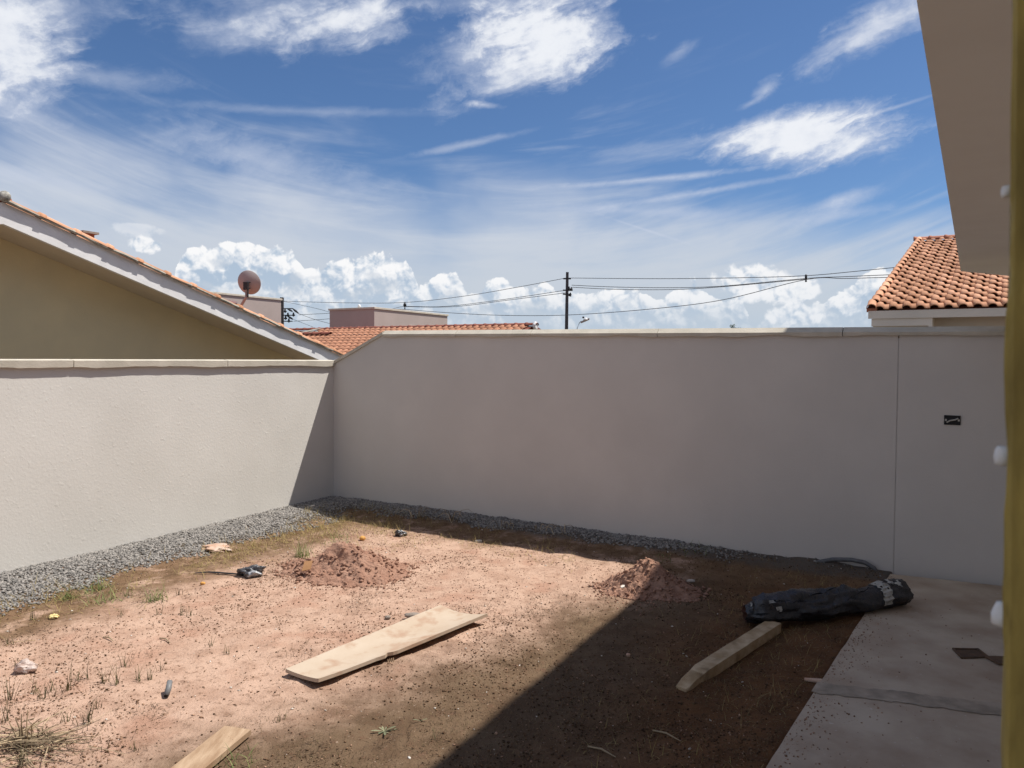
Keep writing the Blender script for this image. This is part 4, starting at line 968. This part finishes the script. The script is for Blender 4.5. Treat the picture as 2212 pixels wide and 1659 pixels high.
# ------------------------------------------------------------------ earth heaps
def heap(px, py, rx, ry, h, rot, label, seed):
    c = G(px, py); n = 110; u = np.linspace(-1.25, 1.25, n); U, V_ = np.meshgrid(u, u, indexing='ij')
    r = np.sqrt(U ** 2 + V_ ** 2) + .55 * fbm(U * 2.2 + seed, V_ * 2.2, seed, 4)
    hh = h * np.clip(1 - r, -.2, 1) ** 1.0; hh = np.where(r > 1, -.03 - .06 * (r - 1), h * np.clip(1 - r, 0, 1) ** 1.25)
    hh = hh + (r < 1.05) * (.12 * fbm(U * 5, V_ * 5, seed + 3, 4, .65) * np.clip(1.25 - r, 0, 1) + .03 * fbm(U * 17, V_ * 17, seed + 9, 3, .6))
    cr, sr = math.cos(rot), math.sin(rot); X = c.x + U * rx * cr - V_ * ry * sr; Y = c.y + U * rx * sr + V_ * ry * cr
    Z = terrain(X, Y) + hh; i = np.arange(n * n).reshape(n, n)
    t = thing('earth_heap', c, label, 'earth heap', 'earth heaps')
    np_mesh('heap_body', np.stack([X, Y, Z], -1).reshape(-1, 3), np.stack([i[:-1, :-1], i[1:, :-1], i[1:, 1:], i[:-1, 1:]], -1).reshape(-1, 4), M['heap'], t, smooth=True)
    m_ = 1500; sel = RNG.integers(0, n * n, m_ * 3); rr = r.ravel()[sel]; sel = sel[rr < 1.15][:m_]
    xy = np.stack([X.ravel()[sel], Y.ravel()[sel]], -1)
    lumps('clods', xy, .003 + .02 * RNG.random(len(xy)) ** 4, M['heap'], ico, .8, .2, t, zs=np.maximum(Z.ravel()[sel], terrain(xy[:, 0], xy[:, 1])))
heap(748, 1232, .60, .40, .26, -.3, 'reddish earth heap in full sun in the middle of the yard', 3)
heap(1400, 1275, .42, .30, .23, -.3, 'reddish earth heap crossed by the slanting shadow edge', 8)
pcl = []
def spill(px, py, n, s, seed):
    c = G(px, py); p = np.array([c.x, c.y]) + RNG.normal(size=(n, 2)) * s; return p
pcl = np.concatenate([spill(700, 1262, 900, .32, 1), spill(850, 1250, 500, .3, 2), spill(1380, 1290, 700, .22, 3)])
lumps('heap_spill', pcl, .0025 + .011 * RNG.random(len(pcl)) ** 4, M['heap'], octa, .8, .2)

def slabby(name, px, py, w, d, h, rot, mat, label, cat, tilt=(0, 0), lift=0.0, group=None):
    c = G(px, py, lift); X = Vector((math.cos(rot), math.sin(rot), tilt[0])).normalized(); Yv = Vector((-math.sin(rot), math.cos(rot), tilt[1])); Z = X.cross(Yv).normalized(); Yv = Z.cross(X)
    mb = MB(); pts = []
    k = 7
    for i in range(k):
        a = 2 * math.pi * i / k + .3; rr = random.uniform(.75, 1.1); pts.append(c + X * (math.cos(a) * w / 2 * rr) + Yv * (math.sin(a) * d / 2 * rr))
    mb.prism(pts, Z * h); o = mb.build(name, mat, None, loc=c); return tag(o, label, cat, group)
slabby('ceramic_shard', 1418, 1249, .07, .05, .012, .4, M['chip'], 'white shard on top of the half shaded earth heap', 'shard', (.2, .3), .10)
slabby('ceramic_shard', 1493, 1259, .07, .025, .015, -.2, M['chip'], 'pale wedge shaped shard beside the half shaded earth heap', 'shard', (.1, .1), .01)
slabby('brick_shard', 1385, 1253, .13, .05, .02, .5, M['shard'], 'long brick shard lying across the half shaded earth heap', 'shard', (.2, .0), .10)
slabby('ceramic_shard', 1345, 1287, .045, .03, .01, .4, M['chip'], 'small pale shard low on the half shaded heap', 'shard', (.3, .3), .07)
c_ = G(663, 1247, .10); cm = MB(); X = Vector((.8, .15, .25)).normalized(); Yv = Vector((-.2, .7, .6)); Z = X.cross(Yv).normalized(); Yv = Z.cross(X)
cm.prism([c_ + X * a * .055 + Yv * b2 * .05 for a, b2 in ((-.9, -.8), (.45, -1), (1, .6), (-.2, 1))], Z * .006)
tag(cm.build('cardboard_piece', M['card'], None, loc=c_), 'brown cardboard square leaning on the sunlit earth heap', 'cardboard')
slabby('brick_shard', 640, 1240, .07, .05, .03, .7, M['shard'], 'pinkish shard at the left foot of the sunlit heap', 'shard', (.1, .1), .0)
for i, (px, py, lab) in enumerate(((1034, 1171, 'white chip near the wall shadow edge right of the foil ball'), (676, 1095, 'pale chip on the straw in the far corner'), (1072, 1373, None))):
    if lab: slabby('stone_chip', px, py, .08, .05, .02, .3 + i, M['chip'], lab, 'stone chip')

# ------------------------------------------------------------------ timber
def board_sheet():
    a, b_, c, d = G(617, 1462), G(692, 1490), G(952, 1322), G(1053, 1350)      # near-left, near-right, far-left, far-right
    t = thing('wooden_board', (a + b_ + c + d) / 4, 'wide pale curled board lying in the sun in the yard', 'board')
    nu, nv = 44, 14; th = .022; V0 = []; V1 = []
    for i in range(nu + 1):
        u = i / nu
        for j in range(nv + 1):
            v = j / nv; p = (a.lerp(c, u)).lerp(b_.lerp(d, u), v)
            cup = 4 * (v - .5) ** 2
            z = .012 + .030 * cup * (.25 + .75 * u) + .020 * u * v - .012 * (1 - u) * (1 - cup) * 0
            z += .018 * (1 - u) ** 6 * v
            if v > .86:
                s = abs(u - .37); inset = .030 * max(0, 1 - s / .02) + .018 * (0 if u > .37 else max(0, min(1, (.37 - u) * 14)) * .8)
                p += (a - b_).normalized() * inset * (v - .86) / .14
            p.z = -.064 + z + (a.z + .055) * .3
            if j == 0: p += (b_ - a).normalized() * (.004 * float(fbm(u * 9, 2, 4)))
            V0.append(p + Vector((0, 0, th))); V1.append(p.copy())
    n = len(V0); k = nv + 1; f = []
    for i in range(nu):
        for j in range(nv):
            q = i * k + j; f += [(q, q + 1, q + k + 1, q + k), (n + q + k, n + q + k + 1, n + q + 1, n + q)]
    for i in range(nu):
        for j in (0, nv): q = i * k + j; f.append((q, q + k, n + q + k, n + q))
    for j in range(nv):
        for i in (0, nu): q = i * k + j; f.append((q, q + 1, n + q + 1, n + q))
    o = MB().add(V0 + V1, f).build('board', M['wood_pale'], t)
    # a splinter at the notch
    s = b_.lerp(d, .37); sp = MB()
    for q in range(4): sp.tube([s + Vector((.01 * q - .02, .008 * q, .02)), s + Vector((.01 * q - .01, -.02 + .006 * q, -.012))], .003, 4)
    sp.build('splinter', M['wood_plank'], t)
board_sheet()
def beam(A, B, w, h, name, mat, label, taper=0.0, z0=0.0, rag=0.0, seg=26, far_rag=False):
    d = (B - A); d.z = 0; Ln = d.length; d.normalize(); s = Vector((-d.y, d.x, 0)); vs = []; fs = []
    for i in range(seg + 1):
        t = i / seg; p = A.lerp(B, t); x = t * Ln
        k = 1.0 if taper == 0 else min(1, .35 + .65 * (x / taper) ** .8 if x < taper else 1)
        hw = w / 2 * (1.0 if taper == 0 else min(1, .62 + .38 * x / taper)); hh = h * k
        r1 = rag * float(fbm(x * 9, 2.2, 4)) ; r2 = rag * float(fbm(x * 9, 7.2, 9))
        vs += [p - s * (hw + r1) + Vector((0, 0, z0)), p + s * (hw + r2) + Vector((0, 0, z0)), p + s * (hw + r2) + Vector((0, 0, z0 + hh)), p - s * (hw + r1) + Vector((0, 0, z0 + hh))]
    for i in range(seg):
        for k in range(4): a, c = i * 4 + k, i * 4 + (k + 1) % 4; fs.append((a, c, c + 4, a + 4))
    fs += [(3, 2, 1, 0), tuple(seg * 4 + k for k in range(4))]
    o = MB().add(vs, fs).build(name, mat, None, loc=(A + B) / 2)
    tag(o, label, 'timber'); return o
ta, tb_ = G(1472, 1492), G(1672, 1366); ta.z += 0.0; tb_.z += .015
beam(ta, tb_, .098, .065, 'wooden_beam', M['wood_timber'], 'squared timber with a splintered pointed end under the black bag', taper=.24, z0=-.004, rag=.006)
# loose splinters along the beam's point
sp = MB(); dr = (tb_ - ta).normalized(); sd = Vector((-dr.y, dr.x, 0))
for i in range(7):
    o_ = ta + sd * (-.034 + .0115 * i); sp.tube([o_ + dr * -.004 * (i % 3) + Vector((0, 0, .012)), o_ + dr * .07 + Vector((0, 0, .034)), o_ + dr * .17 + Vector((0, 0, .054))], [.002, .006, .003], 5)
beamo = bpy.data.objects['wooden_beam']; s_ = sp.build('splinter', M['wood_timber'], beamo)
pa, pb_ = G(330, 1740), G(514, 1588)
pl = beam(pa, pb_, .15, .026, 'wooden_plank', M['wood_plank'], 'weathered plank running out of the frame at the bottom left', z0=.012, rag=.007)
sp = MB()
for i in range(6):
    o_ = pb_ + sd * (.05 - .02 * i); sp.tube([o_ - (pb_ - pa).normalized() * .08 + Vector((0, 0, .036)), o_ + (pb_ - pa).normalized() * (.01 * (i % 3)) + Vector((0, 0, .03))], [.004, .001], 4)
sp.build('splinter', M['wood_plank'], pl)

# ------------------------------------------------------------------ black bag roll
def bag_roll():
    pts = [(G(1608, 1350), .066), (G(1648, 1353), .096), (G(1712, 1346), .112), (G(1770, 1340), .104), (G(1822, 1330), .094), (Vector((*on_z(1862, 1320, 0).xy, 0)), .080), (Vector((*on_z(1900, 1311, 0).xy, 0)), .097), (Vector((*on_z(1942, 1303, 0).xy, 0)), .100)]
    for p, r in pts: p.z = max(p.z, -.03 if p.x < 2.3 else 0.0)
    t = thing('bag_roll', pts[3][0], 'rolled black plastic bag with a dried plaster band on the slab edge', 'plastic bag')
    n = 84; seg = 44; V = []; P = []
    def sample(u):
        x = u * (len(pts) - 1); i = min(int(x), len(pts) - 2); f = x - i; f = f * f * (3 - 2 * f) if False else f
        return pts[i][0].lerp(pts[i + 1][0], f), pts[i][1] * (1 - f) + pts[i + 1][1] * f
    ring = []
    for i in range(n + 1):
        u = i / n; c, r = sample(u); c2, _ = sample(min(1, u + .02)); c1, _ = sample(max(0, u - .02)); d = (c2 - c1).normalized()
        s = Vector((d.y, -d.x, 0)).normalized(); rw = []
        for k in range(seg):
            a = 2 * math.pi * k / seg; tw = a + u * 2.6
            rr = r * (1.10 - .75 * abs(float(fbm(1.7 * math.cos(tw) + u * 7, 1.7 * math.sin(tw) - u * 4, 31, 3))) + .34 * float(fbm(3.2 * math.cos(tw) + u * 5, 3.2 * math.sin(tw) + u * 3, 12, 4)) - .22 * abs(float(fbm(5.5 * math.cos(tw) + u * 16, 5.5 * math.sin(tw) + u * 9, 77, 3))) + .055 * math.sin(5 * tw + 8 * u) + .04 * math.sin(9 * tw - 21 * u) * math.sin(u * 9))
            y = math.sin(a); z = r * .86 + rr * y * .90
            z = max(z, .004 + .01 * float(vnoise(u * 20, k, 3)))
            rw.append(c + s * (math.cos(a) * rr * 1.12) + Vector((0, 0, z)) + d * (.02 * float(fbm(k * .9, u * 3, 5)) if 0 < i < n else .03 * float(fbm(k * .7, 4 * u, 5))))
        ring.append(rw)
    vs = [v for r in ring for v in r]; fs = [(i * seg + k, i * seg + (k + 1) % seg, (i + 1) * seg + (k + 1) % seg, (i + 1) * seg + k) for i in range(n) for k in range(seg)]
    MB().add(vs, fs).build('bag', M['blackbag'], t, smooth=True)
    # inside of both open ends
    for e, dep in ((0, .05), (n, -.05)):
        rw = ring[e]; c = sum(rw, Vector()) / seg; d = (sample(1)[0] - sample(.9)[0]).normalized() * dep if e else (sample(.05)[0] - sample(0)[0]).normalized() * dep
        MB().add(rw + [v.lerp(c, .25) + d for v in rw] + [c + d * 1.3], [(k, (k + 1) % seg, seg + (k + 1) % seg, seg + k) for k in range(seg)] + [(seg + k, seg + (k + 1) % seg, 2 * seg) for k in range(seg)]).build('bag_mouth', M['bag_red'] if e == 0 else M['blackbag'], t, smooth=True)
    # plaster band and smears: patches a few mm proud of the film
    def patch(i0, i1, k0, k1, name, seed, thr):
        vs = []; idx = {}; fs = []
        def vid(i, k):
            if (i, k) not in idx:
                c = sum(ring[i], Vector()) / seg; v = ring[i][k % seg]; idx[(i, k)] = len(vs); vs.append(v + (v - c).normalized() * .004)
            return idx[(i, k)]
        for i in range(i0, i1):
            for k in range(k0, k1):
                sk = int(round(k * .22)) if name == 'plaster_band' else 0
                if vnoise(i * .7, k * .5, seed) > thr and i + sk + 1 <= n: fs.append((vid(i + sk, k), vid(i + sk, k + 1), vid(i + sk + 1, k + 1), vid(i + sk + 1, k)))
        if fs:
            o = MB().add(vs, fs).build(name, M['plaster'], t)
            if name == 'plaster_smear': o['kind'] = 'stuff'
    patch(66, 72, -2, 28, 'plaster_band', 5, .10)
    patch(76, 81, 5, 26, 'plaster_smear', 9, .62)
    patch(3, 15, 6, 10, 'plaster_smear', 2, .60)
    patch(13, 16, 0, 8, 'plaster_smear', 3, .55)
    # loose folds of film lying diagonally over the roll
    for (i0, i1, ka, sl, wd, lift, sd_) in ((18, 46, 4, .32, 9, .016, 3), (38, 66, 1, .40, 8, .014, 7), (8, 26, 9, -.25, 7, .012, 11)):
        vs = []; ww = wd + 1
        for i in range(i0, i1 + 1):
            c = sum(ring[i], Vector()) / seg; e = math.sin(math.pi * (i - i0) / (i1 - i0))
            for j in range(ww):
                kf = ka + sl * (i - i0) + j * (.35 + .65 * e); k0 = int(math.floor(kf)); f = kf - k0
                q = ring[i][k0 % seg].lerp(ring[i][(k0 + 1) % seg], f); edge = (j / wd) ** 2
                vs.append(q + (q - c).normalized() * (.003 + lift * e * (.35 + .65 * edge) * (.5 + float(vnoise(i * .45, j * .6, sd_)))))
        MB().add(vs, [(a * ww + j, a * ww + j + 1, (a + 1) * ww + j + 1, (a + 1) * ww + j) for a in range(i1 - i0) for j in range(wd)]).build('bag_fold', M['blackbag'], t, smooth=True)
    # torn flap hanging at the mouth
    fl = MB(); c = ring[7][0]; vs = []
    for i in range(9):
        for j in range(6):
            q = ring[4 + i][(1 + j * 2) % seg]; out = (q - sum(ring[4 + i], Vector()) / seg).normalized()
            vs.append(q + out * (.012 + .02 * float(vnoise(i * .9, j * .9, 6))) + Vector((0, 0, .008)))
    fl.add(vs, [(i * 6 + j, i * 6 + j + 1, i * 6 + j + 7, i * 6 + j + 6) for i in range(8) for j in range(5)]).build('bag_flap', M['blackbag'], t, smooth=True)
bag_roll()

# ------------------------------------------------------------------ small litter
def crumple(name, px, py, sx, sy, sz, mat, label, cat, seed, lift=0.0, lump=.5, parent=None, sharp=7.0, rot=0.0):
    c = G(px, py, lift); import bmesh
    b = bmesh.new(); bmesh.ops.create_icosphere(b, subdivisions=4, radius=1)
    vs = np.array([v.co for v in b.verts]); q = 1 + lump * (fbm(vs[:, 0] * 2.1 + seed, vs[:, 1] * 2.1 + vs[:, 2] * 1.7, seed, 4, .6) * 2) + lump * .5 * np.abs(fbm(vs[:, 0] * 4 + 9, vs[:, 2] * 4 + vs[:, 1] * 3, seed + 4, 3)) 
    vs *= q[:, None]; cr, sr = math.cos(rot), math.sin(rot)
    for v, p in zip(b.verts, vs):
        x, y = p[0] * sx, p[1] * sy
        v.co = (x * cr - y * sr, x * sr + y * cr, max(p[2] * sz + sz * .75, .002))
    me = bpy.data.meshes.new(name); b.to_mesh(me); b.free(); me.materials.append(mat)
    me.polygons.foreach_set('use_smooth', [True] * len(me.polygons))
    o = bpy.data.objects.new(name, me); COL.objects.link(o); o.location = c; return tag(o, label, cat)
crumple('plastic_bag', 56, 1450, .058, .045, .034, M['clearbag'], 'crumpled milky plastic bag on bare soil near the left edge', 'plastic bag', 3, lump=.7)
crumple('plastic_scrap', 470, 1187, .17, .10, .022, M['pinkbag'], 'flat pinkish plastic scrap on the edge of the gravel', 'plastic scrap', 6, lump=.8, rot=-.5)
sil = crumple('plastic_bag', 543, 1243, .105, .07, .042, M['silverbag'], 'black and silver plastic bag beside a dark strap in the sun', 'plastic bag', 9, lump=.8)
crumple('foil_ball', 866, 1158, .05, .04, .035, M['silverbag'], 'crumpled black and silver ball at the edge of the wall shadow', 'litter', 12, lump=.9)
st = MB(); pth = [G(420, 1241, .012), G(450, 1240, .018), G(480, 1241, .014), G(512, 1244, .016), G(535, 1247, .02)]
st.tube(pth, [.006, .012, .013, .012, .010], 6, squash=.5)
tag(st.build('strap', M['black'], None, loc=pth[2]), 'dark strap trailing left from the black and silver bag', 'strap')
crumple('fruit_peel', 117, 1336, .030, .026, .018, M['peel'], 'pale yellow peel on dark soil near the left edge', 'peel', 15, lump=.5)
crumple('fruit', 783, 1167, .030, .030, .026, M['fruit'], 'small orange fruit on straw below the wall shadow', 'fruit', 2, lump=.12)
crumple('fruit', 438, 1297 - 34, .022, .016, .014, M['fruit'], 'tiny yellow brown fruit below the dark strap', 'fruit', 4, lump=.15)
crumple('mortar_lump', 893, 1335, .065, .028, .022, M['stone'], 'rounded grey mortar lump behind the pale curled board', 'stone', 5, lump=.22, rot=-.1)
crumple('stone', 838, 1337, .02, .016, .016, M['stone'], 'little grey stone left of the mortar lump', 'stone', 8, lump=.4)
crumple('stone', 1357, 1418, .014, .012, .011, M['shard'], 'small pinkish stone near the slanting shadow edge', 'stone', 18, lump=.4)
# pipe offcut
c0, c1 = G(359, 1509, .016), G(367, 1494, .058)
pm = MB(); pm.tube([c0, c0.lerp(c1, .5) + Vector((.004, 0, .004)), c1], [.015, .016, .015], 12)
pmo = tag(pm.build('pipe_offcut', M['pvc'], None, loc=c0, smooth=True), 'short grey pipe offcut leaning up from the soil on the left', 'pipe')
MB().lathe(c0 - (c1 - c0).normalized() * .001, [(.012, -.001), (.012, .002)], 12, (c0 - c1)).build('pipe_bore', M['black'], pmo)
# grey conduit arching along the back wall
hp = [(1757, 1224, .01), (1790, 1222, .02), (1830, 1224, .022), (1866, 1228, .018), (1890, 1236, .01), (1902, 1243, -.01)]
pp = [on_plane(1745, 1224, CORNER + NB * .06, NB)]
hs = MB().tube([on_plane(px, py, CORNER + NB * .05, NB) for px, py in ((1738, 1222), (1757, 1216), (1798, 1208.5), (1838, 1209), (1868, 1215), (1888, 1227), (1896, 1240))], .019, 9)
tag(hs.build('conduit', M['hose'], None, loc=on_plane(1830, 1224, CORNER + NB * .05, NB), smooth=True), 'grey flexible conduit arching along the foot of the back wall', 'conduit')
# stick poking out beside the slab
a_, b_ = G(1738, 1472), G(1776, 1478)
tag(MB().tube([a_ + Vector((0, 0, .012)), b_ + Vector((0, 0, .016))], [.010, .014], 8).build('pipe_stub', M['shard'], None, loc=a_), 'reddish pipe stub poking out from under the slab', 'pipe')
# drain box in the slab
dc = on_z(2097, 1411, .006); dq = [on_z(px, py, .004) for px, py in ((2059, 1402), (2112, 1403), (2134, 1420), (2078, 1422))]
t = thing('drain_cover', (dq[0] + dq[2]) / 2, 'rusty square drain opening in the slab near the right edge', 'drain')
MB().add(dq, [(0, 1, 2, 3)]).build('drain_well', M['rust'], t)
for i in range(4):
    a_, b_ = dq[i], dq[(i + 1) % 4]; MB().tube([a_ + Vector((0, 0, .003)), b_ + Vector((0, 0, .003))], .006 + .002 * (i % 2), 5).build('rim', M['rust'], t)
dq = [on_z(px, py, .005) for px, py in ((2126, 1420), (2150, 1420), (2225, 1424), (2225, 1444), (2156, 1436))]
tag(MB().prism(dq, Vector((0, 0, .01))).build('steel_plate', M['rust'], None, loc=dq[0]), 'dark steel plate lying on the slab beside the drain', 'plate')
for i, (px, py, w) in enumerate(((2075, 1385, .05), (1990, 1585, .045), (2080, 1635, .04))): pass

# ------------------------------------------------------------------ weeds
def tuft(name, px, py, n, L, lean, mat, label, width=.0055, spread=.03, group=None, flop=.5):
    c = G(px, py); xy = np.array([c.x, c.y]) + RNG.normal(size=(n, 2)) * spread
    o = blades(name, xy - np.array([0, 0]), L, width, lean, mat, seg=4, flop=flop, kind=None)
    me = o.data; co = np.empty(len(me.vertices) * 3, np.float32); me.vertices.foreach_get('co', co); co = co.reshape(-1, 3) - np.array([c.x, c.y, c.z], np.float32)
    me.vertices.foreach_set('co', co.ravel()); o.location = c; return tag(o, label, 'grass' if mat is not M['sprig'] else 'weed', group)
tuft('grass_tuft', 146, 1292, 62, .15, .8, M['grass'], 'green grass tuft at the gravel edge near the yellow peel', spread=.035)
tuft('grass_tuft', 212, 1275, 60, .14, .85, M['grass'], 'green grass tuft on the gravel edge with dark scraps in it', spread=.05)
tuft('grass_tuft', 238, 1298, 60, .15, .8, M['grass'], 'loose green grass tuft just in front of the gravel edge', spread=.07)
tuft('grass_tuft', 338, 1297, 52, .17, .7, M['grass'], 'upright green grass tuft right of the gravel tufts', spread=.04)
tuft('grass_tuft', 652, 1204, 60, .22, .55, M['grass'], 'tall thin grass tuft left of the sunlit earth heap', spread=.05)
tuft('grass_tuft', 735, 1166, 60, .13, .9, M['grass'], 'pale green grass patch by the orange fruit', spread=.09)
tuft('grass_tuft', 1500, 1187, 40, .10, .8, M['grass'], 'dark green grass patch in the shade of the back wall', spread=.1)
tuft('grass_tuft', 1420, 1208, 26, .09, .8, M['grass'], 'small shaded grass patch behind the half shaded heap', spread=.08)
tuft('grass_tuft', 505, 1655, 22, .10, .6, M['grass'], 'green blades beside the plank at the bottom', spread=.05)
tuft('weed', 187, 1562, 20, .13, .35, M['sprig'], 'dark bushy weed on bare pink soil left of the pipe offcut', width=.005, spread=.016)
SPR = [(22, 1512, 9, .14), (8, 1560, 8, .12), (75, 1500, 4, .10), (95, 1510, 7, .08), (110, 1495, 5, .09), (140, 1494, 4, .07), (155, 1486, 5, .12), (180, 1468, 7, .10), (205, 1530, 4, .06),
       (225, 1476, 6, .10), (250, 1478, 5, .11), (270, 1440, 4, .09), (262, 1330, 5, .07), (340, 1327, 4, .07), (395, 1328, 5, .08), (385, 1285, 6, .07), (410, 1330, 3, .07), (490, 1412, 4, .06), (300, 1470, 5, .08),
       (325, 1468, 5, .07), (348, 1450, 4, .07), (95, 1588, 5, .07), (140, 1560, 4, .06), (455, 1395, 4, .06), (70, 1340, 6, .08), (20, 1392, 5, .06), (40, 1436, 4, .05), (940, 1600, 3, .05), (600, 1560, 4, .05), (45, 1655, 6, .10), (290, 1620, 3, .05)]
for (px, py, n, L) in SPR:
    tuft('weed_sprig', px, py, n + 4, L * 1.25, .36, M['sprig'], 'thin dark weed sprig standing on the bare pink soil at the left', width=.0046, spread=.013, group='weed sprigs on the bare soil')
# drooping dry weeds against the foot of the back wall
def dry_arch(px, py, n, L, lab, seed):
    c = G(px, py); mb = MB(); rs = random.Random(seed)
    for i in range(n):
        a = rs.uniform(0, 2 * math.pi); d = Vector((math.cos(a), math.sin(a) * .4, 0)); k = rs.uniform(.6, 1.1) * L; o_ = c + Vector((rs.gauss(0, .05), rs.gauss(0, .02), 0)); o_ += NB * .03
        mb.tube([o_, o_ + d * k * .25 + Vector((0, 0, k * .55)), o_ + d * k * .6 + Vector((0, 0, k * .62)), o_ + d * k + Vector((0, 0, k * .35))], [.003, .003, .0025, .0012], 4)
    tag(mb.build('dry_weed', M['twig'], None, loc=c), lab, 'weed')
dry_arch(905, 1117, 8, .20, 'dry arching weed at the wall foot, leftmost in the wall shadow', 1)
dry_arch(985, 1126, 9, .22, 'dry arching weed at the wall foot above the foil ball', 2)
dry_arch(1095, 1139, 7, .14, 'dry arching weed at the wall foot in the middle of the wall', 3)
dry_arch(1165, 1147, 5, .16, 'thin upright dry weed at the middle of the wall foot', 4)
dry_arch(1212, 1153, 4, .18, 'single tall dry stalk at the wall foot right of the middle', 5)
# heap of dry twigs bottom left
def twigs():
    c = G(62, 1622); t = thing('twig_pile', c, 'flattened pile of dry twigs in the bottom left corner', 'twigs'); rs = random.Random(4); mb = MB()
    for i in range(120):
        a = rs.gauss(0, .55) + (math.pi if rs.random() < .4 else 0); ln = rs.uniform(.08, .30); o_ = c + Vector((rs.gauss(-.02, .09), rs.gauss(0, .055), 0)); o_.z = float(terrain(o_.x, o_.y)) + rs.uniform(.004, .05)
        d = Vector((math.cos(a), math.sin(a) * .5, rs.gauss(.02, .12))); b2 = Vector((-d.y, d.x, rs.uniform(-.1, .3))) * rs.uniform(-.12, .12)
        P = [o_, o_ + d * ln * .35 + b2 * .5, o_ + d * ln * .7 + b2, o_ + d * ln + b2 * rs.uniform(.2, 2)]
        for p in P: p.z = max(p.z, float(terrain(p.x, p.y)) + .003)
        r = rs.uniform(.0015, .0035); mb.tube(P, [r, r, r * .8, r * .4], 4)
    tag(mb.build('twigs', M['twig'], t), kind='stuff')
    st_ = MB(); q = G(48, 1618)
    for i in range(6): st_.tube([q + Vector((.012 * i - .03, .01 * (i % 3), 0)), q + Vector((.014 * i - .03, .01 * (i % 2), .07 + .02 * (i % 3))), q + Vector((.03 * i - .06, 0, .13 + .02 * (i % 4)))], [.006, .004, .002], 5)
    st_.build('stump', M['twig'], t)
twigs()
for i, (xa, ya, xb, yb, lab) in enumerate(((345, 1380, 368, 1392, 'short dark twig on the bare soil in front of the strap'), (223, 1378, 245, 1388, 'short dark twig left of the other dark twig'), (312, 1355, 340, 1365, None), (1270, 1615, 1330, 1640, 'long pale twig in the shade near the bottom edge'), (1410, 1580, 1470, 1605, 'pale curved twig on the shaded soil left of the slab'))):
    if lab:
        a_, b_ = G(xa, ya, .006), G(xb, yb, .010); m_ = a_.lerp(b_, .5) + Vector((.0, .01, .008))
        tag(MB().tube([a_, m_, b_], [.004, .005, .002], 5).build('twig', M['twig'], None, loc=a_), lab, 'twig')
def rosette(px, py, n, L, label, seed):
    c = G(px, py); mb = MB(); rs = random.Random(seed)
    for i in range(n):
        a = 2 * math.pi * i / n + rs.uniform(-.3, .3); k = L * rs.uniform(.35, 1.15); d = Vector((math.cos(a), math.sin(a), 0)); s = Vector((-d.y, d.x, 0)); rise = rs.uniform(.15, .7)
        vs = []
        for j, (x, w) in enumerate(((0, .03), (.3, .06), (.65, .10), (.88, .07), (1, .0))):
            p = c + d * (k * x) + Vector((0, 0, .004 + k * rise * (x - .55 * x * x))); vs += [p - s * (w * k), p + Vector((0, 0, -.03 * k)), p + s * (w * k)]
        mb.add(vs, [(j * 3 + q, j * 3 + q + 1, j * 3 + q + 4, j * 3 + q + 3) for j in range(4) for q in (0, 1)])
    tag(mb.build('weed', M['leaf'], None, loc=c, smooth=True), label, 'weed')
rosette(830, 1582, 10, .060, 'small pale green leafy weed on brown soil near the bottom', 2)
rosette(908, 1559, 2, .04, 'single green leaf lying right of the small leafy weed', 5)
